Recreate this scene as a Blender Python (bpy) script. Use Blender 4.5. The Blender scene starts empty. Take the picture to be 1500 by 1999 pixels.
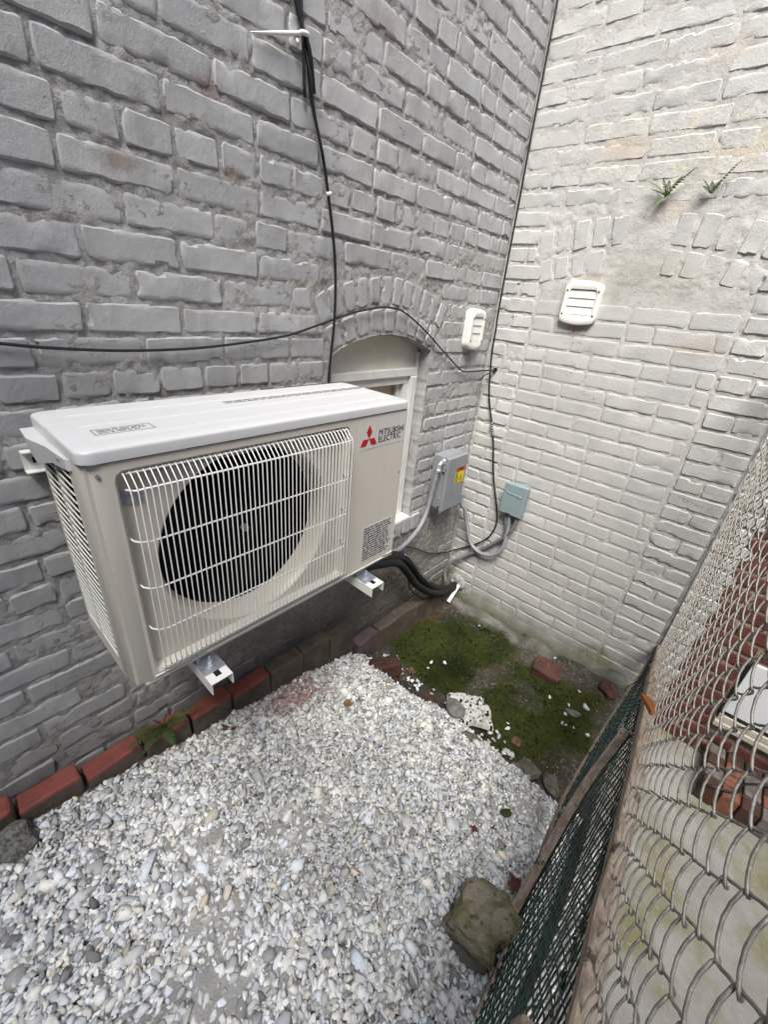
import bpy, bmesh, math, random
import numpy as np
from mathutils import Vector, Matrix
R_ = math.radians
random.seed(7); rng = np.random.default_rng(11)
scene = bpy.context.scene
col = scene.collection

# ------------------------------------------------------------------ camera
CAM = np.array([-2.034, -1.095, 0.761]); FPX = 818.0
CR = np.array([0.6659, -0.7406, 0.0897]); CD = np.array([-0.2836, -0.3622, -0.8880]); CF = np.array([0.6900, 0.5659, -0.4510])
cd = bpy.data.cameras.new('camera'); cam = bpy.data.objects.new('camera', cd); col.objects.link(cam)
cd.sensor_fit = 'VERTICAL'; cd.sensor_height = 24.0; cd.lens = 24.0 * FPX / 1999.0
cd.clip_start = 0.01; cd.clip_end = 200
M = Matrix(((CR[0], -CD[0], -CF[0], CAM[0]), (CR[1], -CD[1], -CF[1], CAM[1]), (CR[2], -CD[2], -CF[2], CAM[2]), (0, 0, 0, 1)))
q = M.to_quaternion(); q.normalize()
cam.rotation_mode = 'QUATERNION'; cam.rotation_quaternion = q; cam.location = CAM
scene.camera = cam

# ------------------------------------------------------------------ light
SUN_EL, SUN_AZ = 55.0, 211.0          # azimuth of the sun, degrees from +X towards +Y
w = bpy.data.worlds.new('World'); scene.world = w; w.use_nodes = True
nt = w.node_tree; bg = nt.nodes['Background']
sky = nt.nodes.new('ShaderNodeTexSky'); sky.sky_type = 'NISHITA'; sky.sun_disc = False
sky.sun_elevation = R_(SUN_EL); sky.sun_rotation = R_(90 - SUN_AZ)
sky.air_density = 1.0; sky.dust_density = 1.5; sky.ozone_density = 1.0
nt.links.new(sky.outputs[0], bg.inputs[0]); bg.inputs[1].default_value = 0.15
sl = bpy.data.lights.new('sun', 'SUN'); sun = bpy.data.objects.new('sun', sl); col.objects.link(sun)
sl.energy = 2.2; sl.angle = R_(28); sl.color = (1.0, 0.975, 0.905)
sd = Vector((math.cos(R_(SUN_EL)) * math.cos(R_(SUN_AZ)), math.cos(R_(SUN_EL)) * math.sin(R_(SUN_AZ)), math.sin(R_(SUN_EL))))
sun.rotation_mode = 'QUATERNION'; sun.rotation_quaternion = sd.to_track_quat('Z', 'Y'); sun.location = sd * 8
vs = scene.view_settings; vs.view_transform = 'Standard'; vs.look = 'None'; vs.exposure = 1.53; vs.gamma = 1.0; vs.use_curve_mapping = False
scene.cycles.max_bounces = 8; scene.cycles.diffuse_bounces = 5

# ------------------------------------------------------------------ noise
def _h(i, j, k, s):
    n = (i.astype(np.int64) * 73856093) ^ (j.astype(np.int64) * 19349663) ^ (k.astype(np.int64) * 83492791) ^ (s * 2654435761)
    n = (n ^ (n >> 13)) * 1274126177; n = n ^ (n >> 16)
    return (n & 0xFFFF) / 65535.0
def vn(p, f, s=0):
    p = np.asarray(p, float) * f; i = np.floor(p).astype(np.int64); t = p - i; t = t * t * (3 - 2 * t)
    r = 0
    for dx in (0, 1):
        for dy in (0, 1):
            for dz in (0, 1):
                wt = (t[:, 0] if dx else 1 - t[:, 0]) * (t[:, 1] if dy else 1 - t[:, 1]) * (t[:, 2] if dz else 1 - t[:, 2])
                r = r + wt * _h(i[:, 0] + dx, i[:, 1] + dy, i[:, 2] + dz, s)
    return r - 0.5
def fbm(p, f, s=0, o=3):
    r = 0; a = 1.0
    for k in range(o):
        r = r + a * vn(p, f, s + k); f *= 2.1; a *= 0.5
    return r

# ------------------------------------------------------------------ materials
def mk(name, base, layers=(), rough=0.6, bumps=(), spec=0.4, metal=0.0, zl=(), attr=None, coords='pos', pits=None, trans=0, cracks=(), spots=()):
    m = bpy.data.materials.new(name); m.use_nodes = True; t = m.node_tree; N = t.nodes; L = t.links
    b = N['Principled BSDF']; b.inputs['Roughness'].default_value = rough; b.inputs['Metallic'].default_value = metal
    b.inputs['Specular IOR Level'].default_value = spec
    if trans: b.inputs['Transmission Weight'].default_value = trans
    g = N.new('ShaderNodeNewGeometry')
    if coords == 'obj': P = N.new('ShaderNodeTexCoord').outputs['Object']
    else: P = g.outputs['Position']
    def noise(scale, det, rgh=0.6, stretch=None):
        n = N.new('ShaderNodeTexNoise'); n.inputs['Scale'].default_value = scale; n.inputs['Detail'].default_value = det; n.inputs['Roughness'].default_value = rgh
        if stretch:
            mp = N.new('ShaderNodeMapping'); mp.inputs['Scale'].default_value = stretch; L.new(P, mp.inputs[0]); L.new(mp.outputs[0], n.inputs['Vector'])
        else: L.new(P, n.inputs['Vector'])
        return n.outputs['Fac']
    if attr:
        a = N.new('ShaderNodeAttribute'); a.attribute_name = attr; c = a.outputs['Color']
    else:
        c = N.new('ShaderNodeRGB'); c.outputs[0].default_value = (*base, 1); c = c.outputs[0]
    def ramp(src, lo, hi):
        r = N.new('ShaderNodeMapRange'); r.inputs[1].default_value = lo; r.inputs[2].default_value = hi; r.clamp = True; L.new(src, r.inputs[0]); return r.outputs[0]
    def mix(f, c2, c1, amt=1.0, mode='MIX'):
        x = N.new('ShaderNodeMix'); x.data_type = 'RGBA'; x.blend_type = mode
        if amt != 1.0:
            q = N.new('ShaderNodeMath'); q.operation = 'MULTIPLY'; L.new(f, q.inputs[0]); q.inputs[1].default_value = amt; f = q.outputs[0]
        L.new(f, x.inputs[0]); L.new(c1, x.inputs[6]); x.inputs[7].default_value = (*c2, 1); return x.outputs[2]
    for ly in layers:      # (colour, scale, lo, hi, amount, detail, stretch, mode)
        ly = list(ly) + [None] * (8 - len(ly))
        f = ramp(noise(ly[1], 4 if ly[5] is None else ly[5], 0.6, ly[6]), ly[2], ly[3]); c = mix(f, ly[0], c, 1.0 if ly[4] is None else ly[4], ly[7] or 'MIX')
    for (c2, scale, wd, thr, amt, st) in cracks:      # thin dark hairlines, only where a second noise allows them
        n = noise(scale, 3, .55, st); s_ = N.new('ShaderNodeMath'); s_.operation = 'SUBTRACT'; L.new(n, s_.inputs[0]); s_.inputs[1].default_value = .5
        a_ = N.new('ShaderNodeMath'); a_.operation = 'ABSOLUTE'; L.new(s_.outputs[0], a_.inputs[0]); f = ramp(a_.outputs[0], wd, wd * .3)
        g2 = ramp(noise(scale * .45, 2), thr, thr + .05); q = N.new('ShaderNodeMath'); q.operation = 'MULTIPLY'; L.new(f, q.inputs[0]); L.new(g2, q.inputs[1]); c = mix(q.outputs[0], c2, c, amt)
    for (c2, ctr, rad, amt, st) in spots:      # a stain with a ragged outline round a point of the wall
        vsu = N.new('ShaderNodeVectorMath'); vsu.operation = 'SUBTRACT'; L.new(g.outputs['Position'], vsu.inputs[0]); vsu.inputs[1].default_value = ctr
        vmu = N.new('ShaderNodeVectorMath'); vmu.operation = 'MULTIPLY'; L.new(vsu.outputs[0], vmu.inputs[0]); vmu.inputs[1].default_value = st
        vl = N.new('ShaderNodeVectorMath'); vl.operation = 'LENGTH'; L.new(vmu.outputs[0], vl.inputs[0])
        q = N.new('ShaderNodeMath'); q.operation = 'MULTIPLY_ADD'; L.new(noise(2.2 / rad, 6, .7), q.inputs[0]); q.inputs[1].default_value = 1.7 * rad; L.new(vl.outputs['Value'], q.inputs[2])
        c = mix(ramp(q.outputs[0], 1.85 * rad, 1.25 * rad), c2, c, amt)
    for (c2, a, b_, ax, scale, k, amt) in zl:      # stain fading from coordinate a (full) to b_ (none)
        sp = N.new('ShaderNodeSeparateXYZ'); L.new(g.outputs['Position'], sp.inputs[0])
        n = noise(scale, 5); q = N.new('ShaderNodeMath'); q.operation = 'MULTIPLY_ADD'; L.new(n, q.inputs[0]); q.inputs[1].default_value = k; q.inputs[2].default_value = -k * .5
        s2 = N.new('ShaderNodeMath'); s2.operation = 'ADD'; L.new(sp.outputs[ax], s2.inputs[0]); L.new(q.outputs[0], s2.inputs[1])
        c = mix(ramp(s2.outputs[0], b_, a), c2, c, amt)
    L.new(c, b.inputs['Base Color'])
    nrm = None
    for (scale, strg, dist, *st) in bumps:
        bp = N.new('ShaderNodeBump'); bp.inputs['Strength'].default_value = strg; bp.inputs['Distance'].default_value = dist
        L.new(noise(scale, 4, 0.65, st[0] if st else None), bp.inputs['Height'])
        if nrm: L.new(nrm, bp.inputs['Normal'])
        nrm = bp.outputs[0]
    if nrm: L.new(nrm, b.inputs['Normal'])
    return m
GREYB = [(120, .45, .0030, (1, 1, .55)), (420, .7, .0014), (45, .3, .004)]
GSP = [((.23, .185, .145), (-.75, 0, -.55), .42, .6, (1, 1, 1.6)), ((.26, .22, .18), (-.19, 0, .555), .05, .6, (1.4, 1, .7)), ((.20, .15, .12), (-1.62, 0, .955), .05, .6, (1, 1, 2)), ((.19, .14, .11), (-1.37, 0, .985), .035, .7, (1, 1, 1.6)), ((.22, .17, .14), (-1.42, 0, 1.125), .04, .6, (1, 1, 1.5)), ((.24, .20, .17), (-.9, 0, 1.4), .07, .5, (1, 1, 1.5))]
PSP = [((.47, .36, .26), (0, -.40, 1.335), .10, .42, (1, .8, 1.5)), ((.54, .45, .31), (0, -.78, 1.29), .13, .45, (1, .8, 1.6)), ((.33, .13, .09), (0, -.80, 1.385), .022, .8, (1, .7, 1.8)), ((.44, .36, .27), (0, -.62, 1.16), .08, .4, (1, .9, 1.1)), ((.33, .24, .18), (0, -.395, .728), .055, .75, (1, 1, 1.5)), ((.30, .24, .19), (0, -.40, .915), .05, .6, (1, .8, 1.6)), ((.47, .37, .29), (0, -.62, 1.55), .07, .3, (1, .8, 1.6)), ((.46, .36, .28), (0, -.92, 1.50), .06, .5, (1, .8, 1.6)), ((.36, .33, .28), (0, -.62, .94), .16, .35, (1, .6, 1.4)), ((.41, .34, .28), (0, -.86, .70), .09, .45, (1, .8, 1.8)), ((.20, .18, .14), (0, -.03, -.80), .10, .75, (1, 1, 1)), ((.16, .17, .07), (0, -.95, -.80), .11, .7, (1, 1, 1.2))]
M_grey = mk('grey_wall_paint', (.410, .410, .402), [((.36, .36, .355), 5, .4, .65), ((.40, .395, .385), 17, .58, .75, .6), ((.20, .185, .165), 40, .67, .75, .7), ((.29, .295, .315), 3.0, .5, .7, .5), ((.42, .415, .40), 110, .66, .73, .5), ((.24, .155, .125), 21, .715, .74, .8), ((.315, .313, .305), 5, .5, .66, .7, 4, (5, 5, .7))], .62, GREYB, .35, spots=GSP, cracks=[((.10, .095, .085), 9, .010, .58, .55, (1, 1, 2.2))],
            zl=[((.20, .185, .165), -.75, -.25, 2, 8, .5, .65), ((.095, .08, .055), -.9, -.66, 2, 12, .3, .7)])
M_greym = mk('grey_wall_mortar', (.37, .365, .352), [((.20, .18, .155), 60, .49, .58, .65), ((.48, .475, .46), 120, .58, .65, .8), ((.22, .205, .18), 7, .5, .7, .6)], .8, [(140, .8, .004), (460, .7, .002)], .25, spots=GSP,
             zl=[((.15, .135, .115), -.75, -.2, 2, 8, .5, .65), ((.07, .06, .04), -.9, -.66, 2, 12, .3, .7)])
PALEB = [(150, .6, .0026), (420, .6, .0012), (40, .22, .004)]
PZL = [((.20, .205, .165), -.92, -.70, 2, 9, .25, .8), ((.075, .085, .035), -.93, -.80, 2, 14, .16, .9)]
M_pale = mk('pale_wall_paint', (.492, .487, .463), [((.43, .425, .415), 4, .42, .62), ((.54, .53, .505), 30, .55, .75, .6), ((.43, .345, .27), 6, .66, .80, .5), ((.30, .28, .25), 70, .66, .74, .6), ((.36, .35, .335), 160, .6, .68, .6)], .66, PALEB, .3, zl=PZL, spots=PSP, cracks=[((.16, .145, .12), 7, .009, .58, .55, (1, 1, 2))])
M_palem = mk('pale_wall_mortar', (.485, .476, .448), [((.39, .375, .355), 18, .45, .65, .8), ((.20, .18, .15), 55, .64, .72, .8), ((.50, .49, .47), 45, .56, .66, .5), ((.38, .31, .25), 5, .62, .78, .5)], .75, [(130, .7, .003), (360, .6, .0014)], .3, zl=PZL, spots=PSP)
M_palest = mk('pale_wall_stained', (.485, .475, .45), [((.56, .515, .42), 16, .50, .64, .7), ((.43, .32, .24), 30, .60, .72, .6), ((.26, .17, .13), 70, .66, .74, .7)], .75, [(70, .8, .004), (300, .5, .001)], .3)
M_red = mk('red_brick', (.135, .045, .036), [((.085, .034, .028), 14, .4, .65), ((.20, .09, .065), 40, .6, .75, .6), ((.30, .22, .18), 80, .68, .76, .5)], .85, [(90, .6, .003), (300, .4, .001)], .2)
M_reddark = mk('dark_red_brick', (.085, .035, .026), [((.04, .03, .022), 20, .45, .6), ((.05, .055, .025), 14, .55, .7, .7), ((.2, .09, .06), 50, .62, .72, .6)], .8, [(80, .7, .004), (260, .4, .001)], .3)
M_redloose = mk('loose_brick_red', (.105, .046, .036), [((.07, .035, .026), 18, .42, .6), ((.16, .12, .10), 50, .60, .72, .7)], .88, [(80, .8, .005), (260, .5, .002)], .25)
M_redmort = mk('red_wall_mortar', (.32, .25, .20), [((.20, .15, .12), 40, .45, .65)], .9, [(120, .8, .003)], .2)
M_cream = mk('casing_cream', (.64, .605, .525), [((.61, .575, .495), 6, .45, .6, .4), ((.50, .465, .39), 11, .60, .74, .35, 4, (5, 5, .45)), ((.45, .42, .36), 170, .70, .75, .4)], .36, [(900, .04, .0003)], .5)
M_lid = mk('casing_lid', (.62, .62, .615), [((.59, .59, .585), 5, .45, .6, .5), ((.46, .455, .43), 120, .69, .74, .4), ((.55, .545, .53), 12, .58, .72, .5)], .32, [(900, .04, .0003)], .5)
M_white = mk('white_enamel', (.74, .735, .70), [((.66, .65, .60), 40, .6, .75, .5)], .35, [], .5)
M_black = mk('black_plastic', (.006, .006, .007), [((.014, .014, .014), 30, .6, .75, .6)], .7, [], .12)
M_dark = mk('dark_interior', (.015, .015, .015), (), .8, [], .2)
M_cable = mk('cable_black', (.014, .014, .016), [((.035, .035, .035), 60, .6, .7, .6)], .42, [], .45)
M_foam = mk('foam_insulation', (.012, .012, .013), [((.03, .03, .03), 25, .55, .7, .7)], .6, [(300, .3, .001)], .3)
M_galv = mk('galvanised', (.46, .49, .53), [((.34, .37, .41), 60, .45, .6)], .40, [(200, .15, .0006)], .5, .6)
M_wire = mk('chain_wire', (.33, .315, .28), [((.22, .205, .18), 110, .46, .58, .85), ((.20, .14, .09), 30, .55, .68, .7), ((.48, .47, .44), 160, .62, .70, .6)], .52, [(260, .5, .0014)], .5, .45)
M_green = mk('green_netting', (.014, .052, .043), [((.008, .024, .020), 20, .45, .6)], .5, [], .4)
M_wood = mk('weathered_wood', (.36, .295, .23), [((.21, .16, .12), 9, .46, .6, .8, 5, (1.2, 7, 7)), ((.38, .33, .27), 14, .56, .70, .7, 5, (1.2, 9, 9)), ((.055, .042, .03), 22, .60, .66, .85), ((.12, .12, .06), 10, .6, .72, .5)], .85, [(60, .8, .004, (1, 8, 8)), (200, .4, .001)], .2)
M_wooddark = mk('rotten_dark_wood', (.05, .036, .026), [((.025, .02, .015), 12, .42, .6, .9, 5, (1.2, 7, 7)), ((.12, .09, .065), 22, .62, .74, .6)], .9, [(60, .8, .004, (1, 8, 8))], .2)
M_woodfresh = mk('splintered_wood', (.36, .13, .045), [((.22, .07, .025), 40, .45, .6, .9, 4, (1, 7, 7))], .75, [(80, .8, .004, (1, 8, 8))], .2)
M_vent = mk('vent_plastic', (.74, .73, .69), [((.66, .62, .53), 16, .52, .68, .7), ((.34, .27, .18), 45, .66, .76, .6)], .45, [(60, .15, .001)], .4)
M_boxgrey = mk('grey_pvc_box', (.245, .255, .27), [((.225, .235, .25), 12, .45, .6)], .5, [(700, .08, .0004)], .4)
M_boxteal = mk('bluegrey_box', (.235, .30, .315), [((.22, .28, .295), 12, .45, .6)], .5, [(700, .08, .0004)], .4)
M_conduit = mk('grey_conduit', (.27, .28, .30), [((.22, .225, .24), 40, .5, .65)], .45, [], .4)
M_conduitold = mk('old_grey_conduit', (.19, .185, .18), [((.12, .115, .105), 50, .5, .65)], .6, [], .3)
M_pvc = mk('white_pvc', (.72, .72, .70), [((.5, .49, .45), 50, .6, .72, .6)], .35, [], .5)
M_caulk = mk('grey_caulk', (.33, .33, .32), [((.20, .20, .19), 40, .5, .65)], .8, [(90, .8, .005)], .2)
M_redpaint = mk('edging_red_paint', (.23, .065, .05), [((.17, .05, .04), 20, .45, .62), ((.15, .11, .085), 60, .66, .74, .8)], .7, [(120, .6, .002), (380, .4, .0007)], .3)
M_edge = mk('edging_grey', (.125, .10, .08), [((.085, .07, .055), 14, .42, .62), ((.17, .14, .12), 70, .58, .72, .6), ((.06, .065, .035), 18, .62, .74, .6)], .85, [(110, .7, .003), (350, .4, .001)], .25)
M_edgemauve = mk('edging_mauve', (.155, .115, .115), [((.10, .075, .07), 14, .42, .62)], .8, [(110, .7, .003)], .25)
M_stone = mk('gravel_stone', (.5, .5, .5), [((.30, .30, .31), 130, .55, .72, .35), ((.62, .61, .60), 60, .58, .72, .3)], .75, [(330, .4, .0015)], .3, attr='tint')
M_bed = mk('gravel_shadow_bed', (.15, .14, .125), [((.09, .08, .07), 12, .42, .62)], .95, [(160, .9, .006)], .1)  # dark colour paints shade into the gaps between the stones
M_base = mk('gravel_bed', (.46, .445, .415), [((.36, .345, .32), 9, .42, .62), ((.52, .51, .49), 90, .55, .7, .8)], .95, [(160, .9, .006), (500, .5, .002)], .1)
M_mossg = mk('moss_ground', (.06, .05, .04), [((.02, .02, .012), 120, .58, .68, .6)], .95, [(110, .9, .007), (320, .9, .003)], .1, attr='tint')
M_mosst = mk('moss_tufts', (.022, .030, .008), [((.011, .017, .004), 9, .42, .58, .9), ((.044, .047, .013), 30, .6, .72, .7)], .95, [(500, .8, .002)], .1)
M_sand = mk('sandy_footing', (.30, .285, .26), [((.12, .11, .09), 30, .45, .62, .9), ((.10, .10, .05), 10, .55, .66, .8)], .95, [(140, .9, .006)], .1)
M_conc = mk('neighbour_concrete', (.36, .345, .315), [((.30, .28, .25), 6, .42, .62), ((.20, .19, .075), 3.2, .50, .64, .85, 5), ((.27, .21, .17), 8, .6, .72, .5), ((.44, .42, .39), 70, .58, .7, .5)], .85, [(220, .4, .001)], .3)
M_rock = mk('mossy_rock', (.30, .265, .195), [((.155, .145, .065), 12, .46, .58, .85), ((.27, .26, .235), 34, .58, .68, .8), ((.045, .038, .02), 42, .58, .68, .8)], .92, [(70, 1.0, .014), (220, .8, .005)], .2)
M_cinder = mk('cinder_chunk', (.27, .265, .235), [((.09, .09, .075), 80, .45, .6, .9), ((.30, .29, .27), 90, .6, .7, .6)], .95, [(110, 1.0, .010), (360, .7, .003)], .1)
M_concch = mk('concrete_chunk', (.19, .175, .145), [((.10, .09, .065), 30, .44, .6, .9), ((.34, .33, .30), 100, .60, .68, .8)], .95, [(100, 1.0, .010), (300, .8, .003)], .1)
M_greystone = mk('grey_stone', (.20, .195, .19), [((.13, .125, .12), 30, .44, .62), ((.30, .29, .28), 70, .6, .7, .5)], .85, [(120, .5, .003)], .2)
M_foamw = mk('white_foam_chunk', (.58, .58, .54), [((.28, .27, .23), 45, .5, .64, .85)], .9, [(200, .6, .003)], .2)
M_leafbr = mk('dead_leaf', (.15, .085, .05), [((.09, .045, .03), 60, .45, .6), ((.22, .15, .09), 90, .58, .7, .6)], .8, [(200, .5, .001)], .3)
M_fern = mk('fern_green', (.13, .22, .05), [((.08, .15, .03), 60, .45, .6), ((.17, .23, .08), 30, .6, .7, .6)], .6, [], .4)
M_ferndk = mk('fern_dark', (.050, .085, .022), [((.035, .06, .014), 60, .45, .6), ((.12, .10, .03), 30, .64, .72, .6)], .6, [], .4)
M_panel = mk('cream_board', (.72, .68, .57), [((.66, .61, .50), 10, .48, .65), ((.40, .36, .29), 30, .66, .76, .5)], .55, [(40, .2, .001)], .4)
M_frame = mk('white_window_paint', (.72, .715, .69), [((.60, .58, .53), 14, .52, .68, .6), ((.42, .39, .33), 50, .68, .76, .6)], .45, [(90, .25, .001)], .4)
M_pane = mk('window_tan_reflection', (.55, .38, .23), [((.33, .25, .18), 3, .42, .6, .8)], .08, [], .6)  # tan colour paints the warm reflection on the glass
M_doorw = mk('white_vinyl', (.74, .76, .77), [((.68, .70, .71), 8, .48, .62)], .35, [], .5)
M_sillc = mk('cream_sill', (.50, .46, .38), [((.34, .30, .24), 40, .5, .66, .7)], .6, [(90, .4, .001)], .3)
M_blacktrim = mk('black_trim', (.012, .012, .012), (), .5, [], .4)
M_lred = mk('print_red', (.50, .012, .018), (), .4); M_lblk = mk('print_black', (.016, .016, .018), (), .45); M_lyel = mk('print_yellow', (.72, .56, .02), (), .45)
M_lorr = mk('label_red', (.40, .05, .03), (), .45); M_lgry = mk('print_grey', (.055, .054, .052), (), .5); M_stick = mk('sticker_film', (.645, .625, .585), (), .22, [], .5)
M_blue = mk('print_blue', (.06, .09, .33), (), .4)

# ------------------------------------------------------------------ object helpers
WL = {}
def loc_of(o): return WL.get(o.name, np.zeros(3))
def tag(o, label=None, cat=None, group=None, kind=None):
    if label: o['label'] = label
    if cat: o['category'] = cat
    if group: o['group'] = group
    if kind: o['kind'] = kind
    return o
def empty(name, loc, label, cat, group=None):
    o = bpy.data.objects.new(name, None); col.objects.link(o); o.location = loc; o.empty_display_size = .05; WL[o.name] = np.array(loc, float)
    return tag(o, label, cat, group)
def crisp(o, a=32):
    try: o.data.set_sharp_from_angle(angle=R_(a))
    except Exception: pass
    return o
def link(name, me, mat, parent=None, origin=(0, 0, 0), smooth=True):
    o = bpy.data.objects.new(name, me); col.objects.link(o)
    for m_ in (mat if isinstance(mat, (list, tuple)) else [mat]):
        if len(me.materials) < (len(mat) if isinstance(mat, (list, tuple)) else 1): me.materials.append(m_)
    origin = np.array(origin, float)
    if parent is not None: o.parent = parent; o.location = origin - loc_of(parent)
    else: o.location = origin
    WL[o.name] = origin
    return o
def mesh(name, V, F, mat, parent=None, smooth=True, mi=None, origin=None):
    """V world coordinates; F (n,3)/(n,4) arrays or list of polygons"""
    V = np.asarray(V, float)
    if origin is None:
        lo, hi = V.min(0), V.max(0); origin = np.array([(lo[0] + hi[0]) / 2, (lo[1] + hi[1]) / 2, lo[2]])
    me = bpy.data.meshes.new(name); Vl = V - origin
    if isinstance(F, np.ndarray):
        n, k = F.shape; me.vertices.add(len(V)); me.vertices.foreach_set('co', Vl.ravel()); me.loops.add(n * k); me.loops.foreach_set('vertex_index', F.ravel().astype(np.int32))
        me.polygons.add(n); me.polygons.foreach_set('loop_start', np.arange(0, n * k, k, dtype=np.int32))
        try: me.polygons.foreach_set('loop_total', np.full(n, k, dtype=np.int32))
        except Exception: pass
        me.update(calc_edges=True)
    else: me.from_pydata([tuple(v) for v in Vl], [], [tuple(f) for f in F])
    me.validate()
    if smooth: me.polygons.foreach_set('use_smooth', np.ones(len(me.polygons), bool))
    if mi is not None: me.polygons.foreach_set('material_index', np.asarray(mi, np.int32))
    return link(name, me, mat, parent, origin)
class MB:
    def __init__(s): s.V = []; s.F = []; s.n = 0; s.mi = []
    def add(s, V, F, m=0):
        V = np.asarray(V, float); s.V.append(V)
        for f in F: s.F.append(tuple(int(i) + s.n for i in f)); s.mi.append(m)
        s.n += len(V); return s
    def box(s, c, d, m=0, bev=0, rot=None):
        V, F = boxgeo(d, bev); 
        if rot is not None: V = V @ np.array(rot).T
        return s.add(V + np.array(c), F, m)
    def bx(s, x0, x1, y0, y1, z0, z1, m=0, bev=0): return s.box(((x0 + x1) / 2, (y0 + y1) / 2, (z0 + z1) / 2), (x1 - x0, y1 - y0, z1 - z0), m, bev)
    def tube(s, pts, r, n=8, m=0, caps=True, res=0):
        V, F = tubegeo(pts, r, n, caps, res); return s.add(V, F, m)
    def build(s, name, mat, parent=None, smooth=False): return mesh(name, np.concatenate(s.V), s.F, mat, parent, smooth, s.mi)
def boxgeo(d, bev=0, seg=2):
    bm = bmesh.new(); bmesh.ops.create_cube(bm, size=1.0)
    for v in bm.verts: v.co = Vector((v.co.x * d[0], v.co.y * d[1], v.co.z * d[2]))
    if bev: bmesh.ops.bevel(bm, geom=list(bm.edges), offset=min(bev, min(d) * .45), segments=seg, profile=.5, affect='EDGES')
    bm.verts.index_update(); V = np.array([v.co[:] for v in bm.verts]); F = [[v.index for v in f.verts] for f in bm.faces]; bm.free(); return V, F
def catmull(P, n):
    P = np.asarray(P, float)
    if len(P) < 3: return np.array([P[0] + (P[-1] - P[0]) * t for t in np.linspace(0, 1, n + 1)])
    Q = np.vstack([2 * P[0] - P[1], P, 2 * P[-1] - P[-2]]); out = []
    for i in range(1, len(Q) - 2):
        for t in np.linspace(0, 1, n, endpoint=False):
            a, b, c, d = Q[i - 1], Q[i], Q[i + 1], Q[i + 2]
            out.append(.5 * ((2 * b) + (-a + c) * t + (2 * a - 5 * b + 4 * c - d) * t * t + (-a + 3 * b - 3 * c + d) * t ** 3))
    out.append(P[-1]); return np.array(out)
def tubegeo(pts, r, n=8, caps=True, res=0):
    P = catmull(pts, res) if res else np.asarray(pts, float); m = len(P); r = np.broadcast_to(np.asarray(r, float), (m,)) if np.ndim(r) == 0 or len(r) == m else np.interp(np.linspace(0, 1, m), np.linspace(0, 1, len(r)), r)
    T = np.gradient(P, axis=0); T /= np.linalg.norm(T, axis=1)[:, None] + 1e-12
    u = np.cross(T[0], [0, 0, 1.0]); u = u if np.linalg.norm(u) > .05 else np.cross(T[0], [1.0, 0, 0]); u /= np.linalg.norm(u)
    ang = np.linspace(0, 2 * math.pi, n, endpoint=False); V = []
    for i in range(m):
        u = u - T[i] * np.dot(u, T[i]); u /= np.linalg.norm(u); v = np.cross(T[i], u)
        V.append(P[i] + r[i] * (np.cos(ang)[:, None] * u + np.sin(ang)[:, None] * v))
    V = np.concatenate(V); F = []
    for i in range(m - 1):
        for k in range(n): F.append((i * n + k, i * n + (k + 1) % n, (i + 1) * n + (k + 1) % n, (i + 1) * n + k))
    if caps: F.append(tuple(range(n - 1, -1, -1))); F.append(tuple((m - 1) * n + k for k in range(n)))
    return V, F
def tube(name, pts, r, mat, parent=None, n=8, res=6): V, F = tubegeo(pts, r, n, True, res); return mesh(name, V, F, mat, parent)
def gridfaces(nu, nv):
    i = np.arange(nu - 1)[:, None] * nv + np.arange(nv - 1)[None, :]; i = i.ravel(); return np.stack([i, i + nv, i + nv + 1, i + 1], 1)
def project(P):
    q = np.asarray(P, float) - CAM; z = q @ CF; return FPX * (q @ CR) / z + 750, FPX * (q @ CD) / z + 1000, z
def cpy(o, parent, dx):
    c = o.copy(); col.objects.link(c); c.parent = parent; c.location = o.location + Vector(dx); WL[c.name] = loc_of(o) + np.array(dx); return c

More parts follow.
